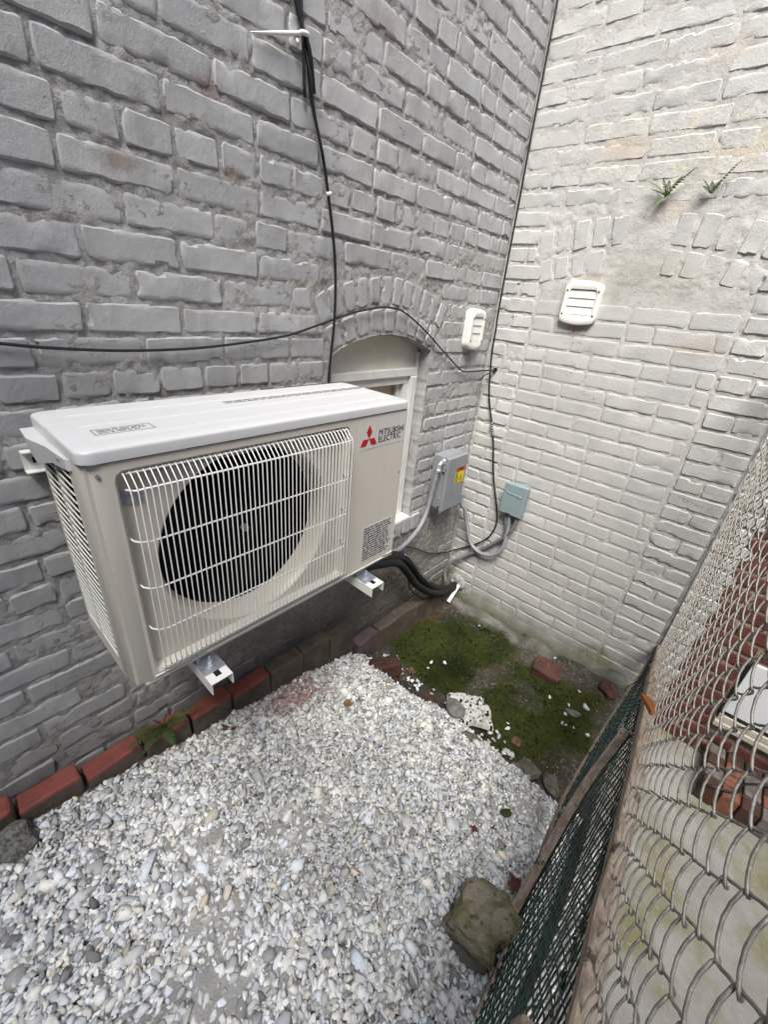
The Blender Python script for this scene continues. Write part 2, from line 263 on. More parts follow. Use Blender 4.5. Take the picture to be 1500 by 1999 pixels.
# ------------------------------------------------------------------ brickwork
mapL = lambda u, v, n: np.stack([u, -n, v], -1)         # grey wall, plane y = 0
mapR = lambda u, v, n: np.stack([-n, -u, v], -1)        # pale wall, plane x = 0, u = -y
def brickgeo(quad, proud, mp, seed, jit=.0022, rnd=.0030, wav=.0013, sink=.009, step=.014, tilt=.0):
    """quad: 4 corners (u,v) counter-clockwise from lower left"""
    Q = np.array(quad, float) + rng.uniform(-jit, jit, (4, 2)); 
    lu = np.linalg.norm(Q[1] - Q[0]); lv = np.linalg.norm(Q[3] - Q[0])
    def par(l):
        e = [0, .0022, .0055, .012]; k = max(1, int(round((l - .028) / step))); mid = np.linspace(.012, l - .012, k + 1)[1:-1]
        return np.array(e + list(mid) + [l - x for x in e[::-1]]) / l
    a, b = par(lu), par(lv); A, B = np.meshgrid(a, b, indexing='ij'); A = A.ravel(); B = B.ravel()
    uv = (Q[0] * ((1 - A) * (1 - B))[:, None] + Q[1] * (A * (1 - B))[:, None] + Q[2] * (A * B)[:, None] + Q[3] * ((1 - A) * B)[:, None])
    du = np.minimum(A, 1 - A) * lu; dv = np.minimum(B, 1 - B) * lv
    # round the corners in plan and let the outline wander
    cr = .012; cx = np.clip(cr - du, 0, None); cy = np.clip(cr - dv, 0, None); c = Q.mean(0)
    k = (cx * cy / cr ** 2)[:, None]; uv = uv + (c - uv) / (np.linalg.norm(c - uv, axis=1)[:, None] + 1e-9) * k * .0045
    p3 = np.column_stack([uv, np.full(len(uv), seed * .37)]); edge = np.clip(1 - np.minimum(du, dv) / .02, 0, 1)
    uv = uv + np.column_stack([vn(p3, 38, 3), vn(p3, 38, 4)]) * .0050 * edge[:, None] + np.column_stack([vn(p3, 110, 5), vn(p3, 110, 6)]) * .0042 * edge[:, None]
    d = np.minimum(du, dv) - np.clip(vn(p3, 55, 14) - .19, 0, 1) * .028; prof = np.clip(d / rnd, 0, 1); prof = prof ** .8
    n = -sink + (sink + proud) * prof + prof * (fbm(p3, 26, 8, 3) * wav * 2.0 + vn(p3, 120, 9) * wav * .9) + tilt * ((B - .5) + .6 * (A - .5) * random.uniform(-1, 1)) * prof
    return mp(uv[:, 0], uv[:, 1], n), gridfaces(len(a), len(b))
class Brickwork:
    def __init__(s): s.items = []
    def add(s, quad, proud, mp, mat, **kw):
        c = np.array(quad).mean(0); P = mp(np.array([c[0]]), np.array([c[1]]), np.array([0.]))[0]
        x, y, z = project(P); ar = 0
        if z > .05:
            qs = [project(mp(np.array([a[0]]), np.array([a[1]]), np.array([0.]))[0]) for a in quad]
            if all(t[2] > .05 for t in qs):
                xs = [t[0] for t in qs]; ys = [t[1] for t in qs]
                if max(xs) > 0 and min(xs) < 1500 and max(ys) > 0 and min(ys) < 1999:
                    ar = .5 * abs(sum(xs[i] * ys[(i + 1) % 4] - xs[(i + 1) % 4] * ys[i] for i in range(4)))
                    if 165 < x < 780 and 790 < y < 1260 + (300 - x) * .25 and y > 900 - (x - 150) * .18 and x > 150 + (y - 900) * .27 and y < 1340 - (x - 270) * .53 and mp is mapL: ar *= .01
                    if x < 0 or x > 1500 or y < 0 or y > 1999: ar *= .5
        s.items.append((ar, quad, proud, mp, mat, kw))
    def build(s, parent, limit, mass_mat):
        s.items.sort(key=lambda t: -t[0]); rest = []
        for k, (ar, quad, proud, mp, mat, kw) in enumerate(s.items):
            V, F = brickgeo(quad, proud, mp, k, **kw)
            if k < limit and ar > 8: 
                o = crisp(mesh('brick', V, F, mat, parent))
                if mat in (M_red, M_reddark) and mass_mat is not M_red: o['label'] = 'bare red brick with its paint gone'
            else: rest.append((V, F))
        if rest:
            n = 0; VV = []; FF = []
            for V, F in rest: VV.append(V); FF.append(F + n); n += len(V)
            tag(crisp(mesh('brickwork', np.concatenate(VV), np.concatenate(FF), mass_mat, parent)), kind='stuff')
def rows(x0, x1, phase, header, seed):
    r = random.Random(seed); L = .1028 if header else .2055; x = x0 - ((x0 - phase) % L) - L; out = []
    while x < x1: out.append((x, x + L)); x += L
    j = {}; res = []
    for a, b in out:
        for t in (a, b):
            k = round(t, 4)
            if k not in j: j[k] = r.uniform(-.007, .007)
        res.append((a + j[round(a, 4)], b + j[round(b, 4)]))
    return res

# ---- grey wall on the left, with the arched cellar window
XC, ZC, R1, R2, R3, HA = -.775, .016, .632, .722, .822, R_(25.8)
def excl(v0, v1):
    wmax = 0
    for v in np.linspace(v0, v1, 7):
        if -.30 < v < .585: wmax = max(wmax, .275)
        elif .585 <= v < ZC + R3 * math.cos(HA): wmax = max(wmax, (v - ZC) * math.tan(HA) + .004)
        elif v < ZC + R3: wmax = max(wmax, math.sqrt(max(0, R3 ** 2 - (v - ZC) ** 2)) + .004)
    return wmax
grey = empty('grey_brick_wall', (-1.0, 0, -1.0), 'tall mid grey painted brick wall carrying the white outdoor unit', 'wall')
bw = Brickwork(); PIT = .0681; k0 = -30
RED_SPOTS = [(-.87, -.555), (-.86, -.62), (-.84, -.70)]
for k in range(-30, 20):
    vc = 1.0815 + k * PIT; v0, v1 = vc - PIT / 2 + .0046, vc + PIT / 2 - .0046
    if v1 < -1.02 or v0 > 2.3: continue
    header = (k + 1) % 7 == 0
    ph = (-1.7065 if header else (-1.7235 if k % 2 == 0 else -1.6235)) + random.uniform(-.006, .006)
    lo, hi = -2.75, -.006; w_ = excl(v0, v1)
    for a, b in rows(lo, hi, ph, header, k + 50):
        if not header and random.random() < .05: 
            mdl = (a + b) / 2; segs = [(a, mdl), (mdl, b)]
        else: segs = [(a, b)]
        for a, b in segs:
            parts = [(a, b)]
            if w_: parts = [(a, min(b, XC - w_)), (max(a, XC + w_), b)]
            for a2, b2 in parts:
                b2 = min(b2, hi)
                if b2 - a2 < .03: continue
                g = .0022; c = ((a2 + b2) / 2, vc)
                red = any(abs(c[0] - rx) < .075 and abs(c[1] - rz) < .03 for rx, rz in RED_SPOTS)
                qd = [(a2 + g, v0), (b2 - g, v0), (b2 - g, v1), (a2 + g, v1)]
                bw.add(qd, (-.004 if red else .0005) + random.uniform(-.0022, .0022), mapL, M_reddark if red else M_grey, tilt=random.uniform(-.003, .003))
def ring(bwk, r0, r1, n, ha, mp, xc, zc, mat, proud, skip=lambda t: False, **kw):
    for i in range(n):
        t0 = -ha + 2 * ha * i / n; t1 = -ha + 2 * ha * (i + 1) / n; g = .005
        if skip((t0 + t1) / 2): continue
        pt = lambda r, t, s: (xc + r * math.sin(t) + s * g * math.cos(t), zc + r * math.cos(t))
        q_ = [pt(r0 + .005, t0, 1), pt(r0 + .005, t1, -1), pt(r1 - .005, t1, -1), pt(r1 - .005, t0, 1)]
        bwk.add(q_, proud + random.uniform(-.002, .002), mp, mat, **kw)
ring(bw, R1 + .002, R2, 9, HA * 1.0, mapL, XC, ZC, M_grey, .002)
ring(bw, R2, R3, 12, HA * 1.02, mapL, XC, ZC, M_grey, .001)
# rowlock sill below the window
for i in range(9):
    a = -1.06 + i * .072; bw.add([(a + .003, -.285), (a + .069, -.285), (a + .069, -.195), (a + .003, -.195)], .012, mapL, M_grey)
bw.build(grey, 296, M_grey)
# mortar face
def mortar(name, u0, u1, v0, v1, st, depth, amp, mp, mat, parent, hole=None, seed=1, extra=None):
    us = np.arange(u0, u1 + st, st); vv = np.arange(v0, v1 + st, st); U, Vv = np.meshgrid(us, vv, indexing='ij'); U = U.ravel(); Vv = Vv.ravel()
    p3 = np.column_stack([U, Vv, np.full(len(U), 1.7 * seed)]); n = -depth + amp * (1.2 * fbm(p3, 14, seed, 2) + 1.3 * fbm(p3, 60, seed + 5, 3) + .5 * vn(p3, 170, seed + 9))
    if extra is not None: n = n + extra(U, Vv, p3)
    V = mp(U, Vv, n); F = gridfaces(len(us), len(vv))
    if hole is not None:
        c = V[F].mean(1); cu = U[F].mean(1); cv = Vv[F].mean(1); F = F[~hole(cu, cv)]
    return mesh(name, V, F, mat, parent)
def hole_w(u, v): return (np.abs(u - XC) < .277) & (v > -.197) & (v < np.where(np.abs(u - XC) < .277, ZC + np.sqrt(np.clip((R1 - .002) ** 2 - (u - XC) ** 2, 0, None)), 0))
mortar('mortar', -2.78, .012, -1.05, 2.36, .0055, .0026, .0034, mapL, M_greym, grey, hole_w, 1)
mb = MB()    # body of the wall behind and above the brick face
for (x0, x1, z0, z1) in ((-5.5, -1.053, -1.4, 2.35), (-.497, .3, -1.4, 2.35), (-1.053, -.497, .66, 2.35), (-1.053, -.497, -1.4, -.21), (-5.5, .3, 2.35, 5.5)): mb.bx(x0, x1, .026, .33, z0, z1)
mb.bx(-5.5, -2.76, .004, .026, -1.4, 5.5); mb.bx(-2.76, .3, .0, .026, 2.34, 5.5)
mb.build('wall_body', M_grey, grey)
# reveal of the opening
out = [(XC - .275, -.2)] + [(XC + R1 * math.sin(t), ZC + R1 * math.cos(t)) for t in np.linspace(-HA, HA, 28)] + [(XC + .275, -.2)]
pts = []
for i in range(len(out) - 1):
    a, b = np.array(out[i]), np.array(out[i + 1]); k = max(1, int(np.linalg.norm(b - a) / .009)); pts += [a + (b - a) * t for t in np.linspace(0, 1, k, endpoint=False)]
pts.append(np.array(out[-1])); pts = np.array(pts); ds = np.linspace(-.002, .16, 22)
nrm = np.gradient(pts, axis=0); nrm = np.stack([nrm[:, 1], -nrm[:, 0]], 1); nrm /= np.linalg.norm(nrm, axis=1)[:, None]
V = []; 
for d in ds:
    p3 = np.column_stack([pts, np.full(len(pts), d)]); groove = np.where(pts[:, 1] < .58, np.exp(-((((pts[:, 1] - 1.0815) / PIT + .5) % 1 - .5) * PIT / .0055) ** 2) * .0035, 0)
    o_ = pts - nrm * (-(fbm(p3, 22, 3, 3) * .005) + groove * -1)[:, None] * 1.0
    V.append(np.column_stack([o_[:, 0], np.full(len(pts), d), o_[:, 1]]))
mesh('reveal', np.concatenate(V), gridfaces(len(ds), len(pts)), M_grey, grey)
# window (part of the wall): arched board, frame, sash, pane
mb = MB(); V = [(XC - .275, .063, .49), (XC + .275, .063, .49)]; V += [(XC + R1 * math.sin(t), .063, ZC + R1 * math.cos(t)) for t in np.linspace(HA, -HA, 20)]
V = np.array(V); nb = len(V); mb.add(np.vstack([V, V + [0, .03, 0]]), [tuple(range(nb)), tuple(range(2 * nb - 1, nb - 1, -1))] + [(i, i + nb, (i + 1) % nb + nb, (i + 1) % nb) for i in range(nb)])
win = mb.build('window', M_panel, grey); tag(win, 'cream arched board above a white framed cellar window')
mb = MB(); mb.bx(XC - .274, XC + .262, .045, .12, .478, .512, bev=.004); mb.bx(XC - .262, XC + .222, .058, .12, .445, .478, bev=.004)
mb.bx(XC + .222, XC + .262, .040, .12, -.19, .478, bev=.004); mb.bx(XC + .262, XC + .2755, .050, .12, -.19, .575, bev=.003); mb.bx(XC + .196, XC + .222, .058, .12, -.17, .445, bev=.003); mb.bx(XC + .172, XC + .196, .078, .12, -.16, .445, bev=.003)
mb.bx(XC - .274, XC - .222, .040, .12, -.19, .478, bev=.004); mb.bx(XC - .222, XC - .172, .07, .12, -.16, .445, bev=.003); mb.bx(XC - .222, XC + .222,   .06, .12, -.19, -.15, bev=.003)
mb.build('window_frame', M_frame, win)
MB().bx(XC - .2, XC + .2, .095, .102, -.16, .46).build('window_pane', M_pane, win)
MB().bx(XC - .275, XC + .275, -.006, .12, -.212, -.192, bev=.006).build('window_sill', M_frame, win)

# ---- pale wall on the right, with its walled-up arch
pale = empty('pale_brick_wall', (0, -.6, -1.0), 'pale grey painted brick wall with a walled-up arched opening', 'wall')
bp_ = Brickwork(); AC_, AZ = .57, -.57; A1, A2, A3, AHA = 1.5, 1.597, 1.71, math.asin(.415 / 1.6)
PR = .0664
def arch_ex(v0, v1):
    w = 0
    for v in np.linspace(v0, v1, 6):
        if .86 < v < AZ + A3 * math.cos(AHA): w = max(w, .425)
        elif v >= AZ + A3 * math.cos(AHA) and v < AZ + A3: w = max(w, math.sqrt(max(0, A3 ** 2 - (v - AZ) ** 2)) + .004)
    return w
STAIN = [(-.0, 0)]
for k in range(-27, 27):
    v0b, v1b = .627 + k * PR, .627 + (k + 1) * PR
    if v1b < -.98 or v0b > 2.25: continue
    vc = (v0b + v1b) / 2; w_ = arch_ex(v0b, v1b); low = vc < .93
    v0, v1 = v0b + .0042, v1b - .0042
    def put(a, b, proud, rnd, mat=M_pale, **kw):
        if b - a < .028: return
        bp_.add([(a + .003, v0), (b - .003, v0), (b - .003, v1), (a + .003, v1)], proud, mapR, mat, rnd=rnd, **kw)
    if low:
        # quoin piers and the infill between them
        ph = 0 if k % 2 else .095
        xs = [.003, .09 + random.uniform(-.01, .01), .187] if k % 2 else [.003, .187]
        for a, b in zip(xs[:-1], xs[1:]): put(a, b, .0005 + random.uniform(-.002, .002), .005, tilt=random.uniform(-.003, .003))
        xs = [.957, 1.06, 1.16, 1.27] if k % 2 else [.957, 1.16, 1.30]
        mossy = None
        for a, b in zip(xs[:-1], xs[1:]):
            red = (vc < -.78 and vc > -.86 and a > 1.05 and a < 1.12)
            put(a + random.uniform(-.006, .006), b, .0005 + random.uniform(-.002, .002), .005, M_reddark if red else M_pale, tilt=random.uniform(-.003, .003))
        if w_ == 0:
            x = .190 - (.1 if k % 2 else 0.0) * 1.0; fr = True
            while x < .95:
                L = .203 + random.uniform(-.006, .006)
                if random.random() < .12: L = .1
                a, b = max(x, .192), min(x + L, .952); put(a, b, -.0018 + random.uniform(-.0008, .0008), .0026, step=.03, wav=.0007, tilt=random.uniform(-.0012, .0012), sink=.006, jit=.0012); x += L
    else:
        x = .003 - random.choice((0, .1, .05)) * (k % 2)
        while x < 1.30:
            L = .205 + random.uniform(-.02, .05)
            if random.random() < .18: L = .12
            a, b = max(x, .003), min(x + L, 1.30); st = (1.18 < vc < 1.43) and random.random() < (.55 if 1.22 < vc < 1.40 else .12) and a > .15
            prts = [(a, b)]
            if w_: prts = [(a, min(b, AC_ - w_)), (max(a, AC_ + w_), b)]
            for a2, b2 in prts: put(a2, b2, random.uniform(-.0032, -.0012) if vc > 1.12 else .001, .0034, M_palest if st else M_pale, wav=.0018 if st else .0013, tilt=random.uniform(-.004, .004))
            x += L
sk = lambda t: -.07 < t < .055
ring(bp_, A1, A2, 12, AHA, mapR, AC_, AZ, M_pale, -.0012, skip=lambda t: -.09 < t < .03, rnd=.0045)
ring(bp_, A2, A3, 12, AHA, mapR, AC_, AZ, M_pale, -.0008, skip=lambda t: -.05 < t < .05, rnd=.0045)
bp_.build(pale, 296, M_pale)
def pale_extra(u, v, p3):
    # smooth render over the middle of the arch and down along its underside; tooled joints inside the infill
    r = np.sqrt((u - AC_) ** 2 + (v - AZ) ** 2); t = np.arctan2(u - AC_, v - AZ)
    patch = np.exp(-((t + .01 + .03 * vn(p3, 9, 3)) / .055) ** 4) * np.exp(-((r - 1.605) / .12) ** 6) * .0045
    lip = np.exp(-((r - 1.475 + .03 * vn(p3, 7, 6)) / .032) ** 2) * (np.abs(t) < .25) * (vn(p3, 5, 8) + .6) * .0035
    inn = ((u > .19) & (u < .955) & (v < .9)); infill = inn * (-.0006 - .75 * .0034 * (1.2 * fbm(p3, 14, 4, 2) + 1.3 * fbm(p3, 60, 9, 3)))
    up = np.clip((v - 1.12) / .05, 0, 1) * (-.55 * .0034 * (1.3 * fbm(p3, 60, 9, 3)) + .0002)
    footing = np.clip((-.80 - v) / .1, 0, 1) * .012
    calm = np.clip(patch / .0045 + .6 * np.exp(-((r - 1.475) / .04) ** 2) * (np.abs(t) < .25), 0, 1) * -.7 * .0030 * (1.2 * fbm(p3, 14, 4, 2) + 1.3 * fbm(p3, 60, 9, 3))
    return patch + lip + infill + up + footing + calm
mortar('mortar', -.02, 1.27, -1.1, 2.3, .0058, .0038, .0030, mapR, M_palem, pale, None, 4, pale_extra)
MB().bx(.028, .33, -1.26, -.02, -1.3, 5.5).bx(-.002, .028, -1.26, .0, 2.28, 5.5).build('wall_body', M_pale, pale)

# ------------------------------------------------------------------ ground
def gz(x, y):
    x = np.asarray(x, float); y = np.asarray(y, float)
    a = np.interp(x, [-3.2, -2.12, -1.84, -1.57, -1.39, -1.1, -.96, -.87, -.80, -.6, 0], [-.455, -.522, -.577, -.632, -.650, -.710, -.755, -.815, -.865, -.88, -.905])
    k = np.clip((-.35 - y) / .6, 0, 1); b = np.interp(x, [-3.2, -2.0, -1.5, -1.2, -.98, -.87, -.80, -.6, 0], [-.56, -.60, -.635, -.675, -.735, -.805, -.85, -.875, -.89])
    return a * (1 - k) + b * k
def dust(X, Y):
    p = np.column_stack([X, Y, 0 * X]); e = lambda cx, cy, r: np.exp(-(((X - cx) ** 2 + (Y - cy) ** 2) / r ** 2))
    return np.clip((np.maximum.reduce([e(-1.89, -.68, .16), e(-1.86, -.44, .12), e(-1.62, -.55, .09), e(-1.02, -1.03, .10)]) + fbm(p, 13, 95, 4) * .8 - .42) / .3, 0, 1)
def sheet(name, x0, x1, st, mat, label):
    xs = np.arange(x0, x1, st); ys = np.append(np.arange(-1.235, .03, st), .03); X, Y = np.meshgrid(xs, ys, indexing='ij'); X = X.ravel(); Y = Y.ravel(); p3 = np.column_stack([X, Y, 0 * X])
    Z = gz(X, Y) + fbm(p3, 9, 21, 3) * .016 + vn(p3, 60, 22) * .005 + vn(p3, 130, 23) * .003
    F = gridfaces(len(xs), len(ys)); mi_ = None
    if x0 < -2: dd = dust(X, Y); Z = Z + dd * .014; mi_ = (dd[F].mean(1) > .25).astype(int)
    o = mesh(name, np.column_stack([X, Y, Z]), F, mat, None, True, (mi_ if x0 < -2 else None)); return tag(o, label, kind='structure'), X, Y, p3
sheet('ground', -3.4, -.90, .009, [M_bed, M_base], 'gravel bed coloured dark for shaded gaps, with dusty patches')
def mossmask(X, Y):
    p = np.column_stack([X, Y, 0 * X]); b = lambda cx, cy, rx, ry: np.clip(1.25 - ((X - cx) / rx) ** 2 - ((Y - cy) / ry) ** 2, 0, 1)
    return np.maximum(b(-.44, -.36, .38, .30), b(-.50, -.84, .33, .30)) + fbm(p, 5, 71, 5) * .95
g_, X, Y, p3 = sheet('soil_ground', -.905, .03, .005, M_mossg, 'damp sunken soil with moss in the corner')
mm = np.clip((mossmask(X, Y) - .12) / .5, 0, 1)[:, None]; dark = np.clip(fbm(p3, 4.5, 81, 3) * 1.6 + .55 - (Y + .36) ** 2 * 1.5, 0, 1)[:, None]; spk = np.clip((vn(p3, 150, 84) + vn(p3, 90, 85) * .6 - .22) / .12, 0, 1)[:, None]
soil = np.array([.060, .052, .042]) + np.clip(fbm(p3, 6, 86, 3) + .2, 0, 1)[:, None] * np.array([.055, .05, .044]); soil = soil * (1 - spk * .4) + np.array([.22, .21, .19]) * spk * .4
brn = np.clip((fbm(p3, 8, 88, 2) - .22) / .1, 0, 1)[:, None]; soil = soil * (1 - brn * .6) + np.array([.11, .06, .04]) * brn * .6
sandm = np.clip((X + .13 + .05 * fbm(p3, 8, 33, 2)) / .05, 0, 1)[:, None] * np.clip((Y + .80) / .1, 0, 1)[:, None]; soil = soil * (1 - sandm * .75) + np.array([.26, .25, .23]) * sandm * .75
mos = np.array([.010, .016, .003]) * dark + np.array([.040, .048, .010]) * (1 - dark); mos = mos * (1 - spk * .12) + np.array([.2, .19, .15]) * spk * .12
red_ = np.exp(-(((X + .36) / .16) ** 2 + ((Y + .135) / .03) ** 2))[:, None] * np.clip(vn(p3, 40, 90)[:, None] * 2 + .7, 0, 1); soil = soil * (1 - red_ * .7) + np.array([.17, .06, .05]) * red_ * .7
cc = np.ones((len(X), 4)); cc[:, :3] = soil * (1 - mm) + mos * mm; at = g_.data.color_attributes.new('tint', 'FLOAT_COLOR', 'POINT'); at.data.foreach_set('color', cc.ravel().astype(np.float32))
# low soil slope under the fence down to the neighbour's paving
xs = np.arange(-4.5, .03, .03); ys = np.linspace(-1.23, -1.30, 4); X, Y = np.meshgrid(xs, ys, indexing='ij'); X = X.ravel(); Y = Y.ravel(); t = (-1.23 - Y) / .07
p3 = np.column_stack([X, Y, 0 * X]); Z = gz(X, -1.23 + 0 * Y) * (1 - t) + (-1.02) * t + vn(p3, 20, 3) * .02 * (1 - t) - .004
o = mesh('soil', np.column_stack([X, Y, Z]), gridfaces(len(xs), len(ys))[:, ::-1], M_mossg); tag(o, 'dark soil bank under the chain-link fence', kind='structure')
xs = np.arange(-7, .03, .1); ys = np.arange(-7, -1.2, .1); X, Y = np.meshgrid(xs, ys, indexing='ij'); X = X.ravel(); Y = Y.ravel()
o = mesh('concrete_path', np.column_stack([X, Y, -1.0 + vn(np.column_stack([X, Y, 0 * X]), 3, 2) * .012]), gridfaces(len(xs), len(ys)), M_conc); tag(o, 'stained concrete path beyond the fence', kind='structure')
mb = MB(); mb.bx(-60, 60, -60, 60, -1.6, -1.5); o = mb.build('earth', M_base); tag(o, 'wide ground below the yard', kind='structure')
mb = MB(); mb.bx(-8, -3.3, -1.22, .0, -1.2, -.5); o = mb.build('yard_floor', M_base); tag(o, 'gravel yard floor running on behind', kind='structure')

# ------------------------------------------------------------------ gravel (stuff)
def ico(sub):
    bm = bmesh.new(); bmesh.ops.create_icosphere(bm, subdivisions=sub, radius=1.0); bm.verts.index_update()
    V = np.array([v.co[:] for v in bm.verts]); F = np.array([[v.index for v in f.verts] for f in bm.faces]); bm.free(); return V, F
I1, F1 = ico(2); I2, F2 = ico(3); I3, F3 = ico(4)
def chip(seed):     # crushed stone: hull of a few points, each about 26 flat faces
    r = np.random.default_rng(seed + 100); bm = bmesh.new()
    P_ = r.normal(size=(15, 3)); P_ /= np.linalg.norm(P_, axis=1)[:, None]; P_ *= r.uniform(.82, 1.0, 15)[:, None]
    for p in P_: bm.verts.new(p)
    g = bmesh.ops.convex_hull(bm, input=bm.verts); dead = [e for e in set(g['geom_interior'] + g['geom_unused']) if isinstance(e, bmesh.types.BMVert)]
    bmesh.ops.delete(bm, geom=dead, context='VERTS'); bmesh.ops.triangulate(bm, faces=bm.faces); bm.normal_update(); bm.verts.index_update()
    V = np.array([v.co[:] for v in bm.verts]); F = np.array([[v.index for v in f.verts] for f in bm.faces]); bm.free(); return V / np.abs(V).max(0), F
chips = [chip(s) for s in range(24)]
def rotm(n, tilt=.5):
    yaw = rng.uniform(0, 2 * math.pi, n); a = rng.normal(0, tilt, n); b = rng.normal(0, tilt, n); o1 = np.zeros(n); i1 = np.ones(n)
    Rz = np.stack([np.cos(yaw), -np.sin(yaw), o1, np.sin(yaw), np.cos(yaw), o1, o1, o1, i1], 1).reshape(n, 3, 3)
    Rx = np.stack([i1, o1, o1, o1, np.cos(a), -np.sin(a), o1, np.sin(a), np.cos(a)], 1).reshape(n, 3, 3)
    Ry = np.stack([np.cos(b), o1, np.sin(b), o1, i1, o1, -np.sin(b), o1, np.cos(b)], 1).reshape(n, 3, 3)
    return Rz @ Rx @ Ry
def stones(name, P, S, mat, label, tint, tilt=.45):
    n = len(P); Rm = rotm(n, tilt); idx = rng.integers(0, len(chips), n); VV = []; FF = []; TT = []; off = 0
    for c_ in range(len(chips)):
        sel = np.where(idx == c_)[0]
        if not len(sel): continue
        bV, bF = chips[c_]; V = np.einsum('nij,nkj->nki', Rm[sel], bV[None] * S[sel][:, None, :]) + P[sel][:, None, :]
        VV.append(V.reshape(-1, 3)); FF.append((bF[None] + (np.arange(len(sel)) * len(bV))[:, None, None]).reshape(-1, 3) + off); TT.append(np.repeat(tint[sel], len(bV), axis=0)); off += len(sel) * len(bV)
    V = np.concatenate(VV); F = np.concatenate(FF); T_ = np.concatenate(TT)
    o = mesh(name, V.reshape(-1, 3), F, mat, None, False, origin=np.array([0, 0, 0.]))
    at = o.data.color_attributes.new('tint', 'FLOAT_COLOR', 'POINT'); cc = np.ones((len(V), 4)); cc[:, :3] = T_; at.data.foreach_set('color', cc.ravel().astype(np.float32))
    if label: tag(o, label, kind='stuff')
    return o
P = []
def layer(pitch, x0, x1, y0, y1, dz, keep):
    xs = np.arange(x0, x1, pitch); ys = np.arange(y0, y1, pitch * .92); X, Y = np.meshgrid(xs, ys, indexing='ij'); X = X + (np.arange(len(ys)) % 2)[None, :] * pitch / 2
    X = X.ravel() + rng.uniform(-.45, .45, X.size) * pitch; Y = Y.ravel() + rng.uniform(-.45, .45, Y.size) * pitch
    pp = np.column_stack([X, Y, 0 * X]); lim = -.868 + fbm(pp, 6, 31, 2) * .10 - .03 * (Y > -.5) + rng.normal(0, .008, X.size)
    ok = (X < lim) & (Y < -.10) & (rng.random(X.size) < keep); X, Y = X[ok], Y[ok]; pp = pp[ok]
    Z = gz(X, Y) + fbm(pp, 9, 21, 3) * .016 + dz + fbm(pp, 22, 41, 2) * .009 + rng.uniform(-.003, .004, len(X)); return np.column_stack([X, Y, Z])
P = np.vstack([layer(.0103, -2.45, -.84, -1.235, -.09, .002, 1), layer(.0110, -2.45, -.84, -1.235, -.09, .007, .95), layer(.0120, -2.45, -.84, -1.235, -.09, .012, .75), layer(.0175, -2.45, -.84, -1.235, -.09, .017, .45)])
# leave room for the rocks lying in the gravel
ROCKS = [(-1.455, -1.05, .075), (-2.158, -.135, .05)]
for rx, ry, rr in ROCKS: P = P[(P[:, 0] - rx) ** 2 + (P[:, 1] - ry) ** 2 > rr ** 2]
n = len(P); sz = np.exp(rng.normal(0, .36, n)) * .0066; S = np.stack([sz * rng.uniform(1.1, 1.75, n), sz * rng.uniform(.75, 1.05, n), sz * rng.uniform(.42, .75, n)], 1)
far = np.clip((P[:, 0] + 1.45) / .55, 0, 1); S *= (1 - .16 * far)[:, None]
val = np.clip(rng.normal(.66, .15, n), .2, .86); dk = rng.random(n) < .13; val[dk] *= rng.uniform(.35, .7, dk.sum())
pz = fbm(np.column_stack([P[:, 0], P[:, 1], 0 * P[:, 0]]), 2.6, 51, 3); val *= np.clip(1 + pz * .45, .6, 1.2)
warm = rng.normal(0, .025, n); tint = np.stack([val * (1.0 + warm), val * (1.0 + warm * .2), val * (.965 - warm * 1.4)], 1)
bl = rng.random(n) < .08; tint[bl] *= [.95, .985, 1.03]; yl = rng.random(n) < .025; tint[yl] *= [1.0, .9, .76]
rs = np.exp(-(((P[:, 0] + 1.33) / .11) ** 2 + ((P[:, 1] + .165) / .05) ** 2)); rs = np.clip(rs * 1.5 * (rng.random(n) < .75), 0, .7)[:, None]; tint = tint * (1 - rs) + np.array([.30, .13, .12]) * rs
stones('gravel', P, S, M_stone, 'bed of crushed white and grey marble gravel under the outdoor unit', tint)
# scattered pebbles lying on the moss
Q = []
for (cx, cy, sx, sy, k) in ((-.80, -.2, .04, .07, 10), (-.72, -.33, .05, .05, 8), (-.66, -.72, .05, .06, 7), (-.81, -.80, .03, .1, 24), (-.4, -.6, .25, .3, 8), (-.80, -.45, .04, .15, 18), (-.45, -.98, .04, .04, 4), (-.83, -.95, .03, .08, 8), (-.35, -1.0, .15, .08, 5)):
    Q.append(np.column_stack([rng.normal(cx, sx, k), rng.normal(cy, sy, k)]))
Q = np.vstack(Q); Q = Q[(Q[:, 0] < -.03) & (Q[:, 1] < -.12) & (Q[:, 1] > -1.13)]; n = len(Q); Pm = np.column_stack([Q, gz(Q[:, 0], Q[:, 1]) + .006]); sz = np.exp(rng.normal(0, .3, n)) * .0085
stones('pebbles', Pm, np.stack([sz * 1.2, sz * .95, sz * .75], 1), M_stone, 'loose white pebbles scattered over the moss', np.repeat(np.clip(rng.normal(.56, .10, n), .25, .72)[:, None], 3, 1))
# fine grit over the bare soil
n = 2600; X = rng.uniform(-.86, -.02, n); Y = rng.uniform(-1.14, -.1, n); pp = np.column_stack([X, Y, 0 * X]); ok = fbm(pp, 5, 61, 3) + np.clip((X + .25) * 1.0, 0, .3) + np.clip((-.9 - Y) * 1.2, 0, .4) - .35 * (mossmask(X, Y) > .5) > .12; X, Y = X[ok], Y[ok]; n = len(X)
sz = np.exp(rng.normal(0, .4, n)) * .0024; v_ = np.clip(rng.normal(.13, .07, n), .03, .4)
stones('grit', np.column_stack([X, Y, gz(X, Y) + fbm(np.column_stack([X, Y, 0 * X]), 9, 21, 3) * .016 + .002]), np.stack([sz * 1.2, sz, sz * .8], 1), M_stone, 'fine grit and crumbs lying on the damp soil', np.stack([v_, v_ * .95, v_ * .87], 1))
